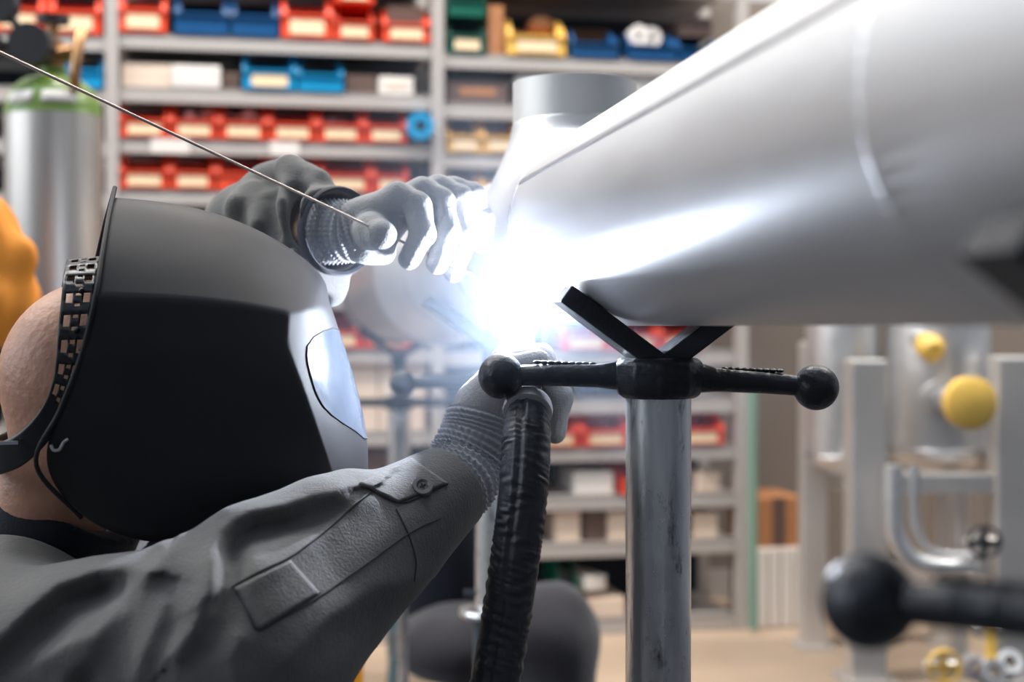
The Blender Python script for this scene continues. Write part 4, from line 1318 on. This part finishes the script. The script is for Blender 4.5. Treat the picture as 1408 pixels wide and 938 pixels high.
for i in range(len(rows) - 1):
    k = abs(i - half) if i >= half else abs(i + 1 - half)
    for j in range(n - 1):
        if j in (1, 5) and 1 <= k <= 48 and k % 6 in (1, 2, 3): continue
        if j == 3 and 1 <= k <= 48 and k % 6 in (1, 4): continue
        fs.append((i * n + j, i * n + j + 1, (i + 1) * n + j + 1, (i + 1) * n + j))
hb = obj('headband', MB().add(vs, fs), M_band, hel, solid=0.0022, origin=ho, angle=50)
for (x, y, wv) in ((106, 454, .0865), (112, 400, .0735), (112, 480, .091)):
    obj('rivet', MB().ball(hp(x, y, wv), 0.0028, 12, 8), M_band, hb).location = -HMC + hel.location * 0
obj('band_clip', MB().box(hp(10, 609, .078), (0.018, 0.004, 0.003), Matrix.Rotation(HY, 3, 'Z')), mat('worn_steel', (0.5, 0.5, 0.52), 0.3, 1.0), hb, smooth=False).location = -HMC

# ------------------------------------------------------------------ torch, hose, filler rod, arc
ARC = R(733, 414, 1.497)
HT = R(725, 560, 1.350)
tor = thing('welding_torch', HT, 'welding torch held in the glove, its leather wrapped black hose hanging down', 'torch')
to = tor.location.copy()
obj('handle', MB().tube([R(725, 556, 1.352), R(726, 530, 1.39), R(726, 505, 1.44), R(724, 482, 1.478)], [0.0125, 0.013, 0.0125, 0.011], 18), M_rubber, tor, origin=to)
obj('torch_head', MB().tube(spline([R(724, 484, 1.476), R(724, 470, 1.486), R(727, 456, 1.492)], 5), 0.0095, 16), M_rubber, tor, origin=to)
cu0, cu1 = R(727, 458, 1.4915), R(732, 428, 1.495)
obj('ceramic_cup', MB().tube([cu0, cu0 + (cu1 - cu0) * 0.4, cu1], [0.0085, 0.0075, 0.0055], 18), M_ceramic, tor, origin=to)
obj('tungsten_electrode', MB().cyl(cu1, cu1 + (ARC - cu1) * 0.55, 0.0012, 0.0004, 8), M_galv, tor, origin=to)
hd = (R(723, 575, 1.335) - R(725, 552, 1.356)).normalized(); hm = hd.to_track_quat('Z', 'Y').to_matrix()
obj('hose_collar', MB().lathe([(0.0175, -0.005), (0.0225, -0.004), (0.0238, 0.002), (0.0232, 0.008), (0.0175, 0.009)], 32, R(726, 561, 1.345), hm, True), M_stainless, tor, origin=to)['label'] = 'bright metal ring at the top of the hose'
hc = spline([(725, 556, 1.352), (724, 600, 1.318), (721, 660, 1.300), (712, 740, 1.29), (699, 830, 1.285), (683, 925, 1.28), (660, 1040, 1.27), (620, 1250, 1.22), (560, 1500, 1.16), (470, 1720, 1.12)], 36)
cen = [R(*p) for p in hc]
rows = []; prev = None; n = len(cen); m = 64; seamline = []
for i, p in enumerate(cen):
    t = (cen[min(i + 1, n - 1)] - cen[max(i - 1, 0)]).normalized()
    nrm = Vector((1, 0, 0)) if prev is None else prev
    nrm = (nrm - t * nrm.dot(t)).normalized(); prev = nrm; bn_ = t.cross(nrm)
    base = 0.0190 + 0.0035 * min(1, i / 36)
    row = []
    for k in range(m + 1):
        a = 2 * math.pi * (k % m) / m
        sl = i * 0.0019
        wr = 0.0009 * math.sin(2 * math.pi * sl / 0.013 + 2.4 * math.sin(a * 2 + 31 * sl) + 1.5 * math.sin(a - 60 * sl)) * max(0, 0.35 + 0.65 * math.sin(47 * sl + 3 * a + 2 * math.sin(90 * sl)))
        wr += 0.0005 * math.sin(2 * math.pi * sl / 0.006 + 4 * a + 2 * math.sin(120 * sl)) * max(0, math.sin(70 * sl - 2 * a))
        da = (a - 1.81 + math.pi) % (2 * math.pi) - math.pi
        wr -= 0.0022 * math.exp(-(da / 0.10) ** 2); wr += 0.0012 * math.exp(-((abs(da) - 0.22) / 0.10) ** 2)
        row.append(p + (nrm * math.cos(a) + bn_ * math.sin(a)) * (base + wr))
    rows.append(row)
obj('hose_sleeve', MB().grid(rows), M_leather, tor, origin=to, angle=180)

rd = thing('filler_rod', R(540, 326, 1.46), 'thin straight filler rod running from the raised glove into the arc', 'rod')
r0, r1 = R(-260, -50.4, 1 / 0.850), R(690, 397, 1 / 0.6545)
obj('rod_wire', MB().cyl(r0, r1, 0.00145, n=12), M_rod, rd, origin=rd.location.copy())
obj('rod_tip', MB().ball(r1, 0.0016, 10, 6), M_rod, rd, origin=rd.location.copy())

arc = tag(obj('welding_arc', MB().ball(ARC, 0.0065, 20, 12), mat('arc_plasma', (1, 1, 1), 0.5, emit=(0.85, 0.92, 1.0), estr=900.0)), 'blinding blue white welding arc at the pipe seam', 'arc')
ld = bpy.data.lights.new('arc_light', 'POINT'); ld.energy = 13; ld.color = (0.76, 0.85, 1.0); ld.shadow_soft_size = 0.006
lo_ = bpy.data.objects.new('arc_light', ld); COL.objects.link(lo_); lo_.location = ARC + Vector((-0.011, -0.012, -0.004))

# ball of thin fume added to imitate the glow around the arc
fm = bpy.data.materials.new('arc_glow_fume'); fm.use_nodes = True
nt = fm.node_tree; nt.nodes.clear()
out = nt.nodes.new('ShaderNodeOutputMaterial'); vs_ = nt.nodes.new('ShaderNodeVolumeScatter')
vs_.inputs['Color'].default_value = (0.66, 0.79, 1.0, 1); vs_.inputs['Density'].default_value = 0.26; vs_.inputs['Anisotropy'].default_value = 0.0
tcv = nt.nodes.new('ShaderNodeTexCoord'); mpv = nt.nodes.new('ShaderNodeMapping')
mpv.inputs['Scale'].default_value = (1 / 0.31, 1 / 0.27, 1 / 0.30)
gr_ = nt.nodes.new('ShaderNodeTexGradient'); gr_.gradient_type = 'SPHERICAL'
mlv = nt.nodes.new('ShaderNodeMath'); mlv.operation = 'MULTIPLY'; mlv.inputs[1].default_value = 0.52
nt.links.new(tcv.outputs['Object'], mpv.inputs['Vector']); nt.links.new(mpv.outputs['Vector'], gr_.inputs['Vector'])
nt.links.new(gr_.outputs['Fac'], mlv.inputs[0]); nt.links.new(mlv.outputs[0], vs_.inputs['Density'])
nt.links.new(vs_.outputs[0], out.inputs['Volume'])
fu = MB().ball(ARC + Vector((0.0, 0.0, 0.01)), 0.30, 40, 24, (1.04, 0.9, 1.0))
for i, v in enumerate(fu.v):
    pass
fo = obj('arc_glow_fume', fu, fm, origin=ARC + Vector((0.0, 0.0, 0.01))); fo['kind'] = 'stuff'
tag(fo, 'thin bluish welding fume added to carry the glow around the arc', 'smoke')
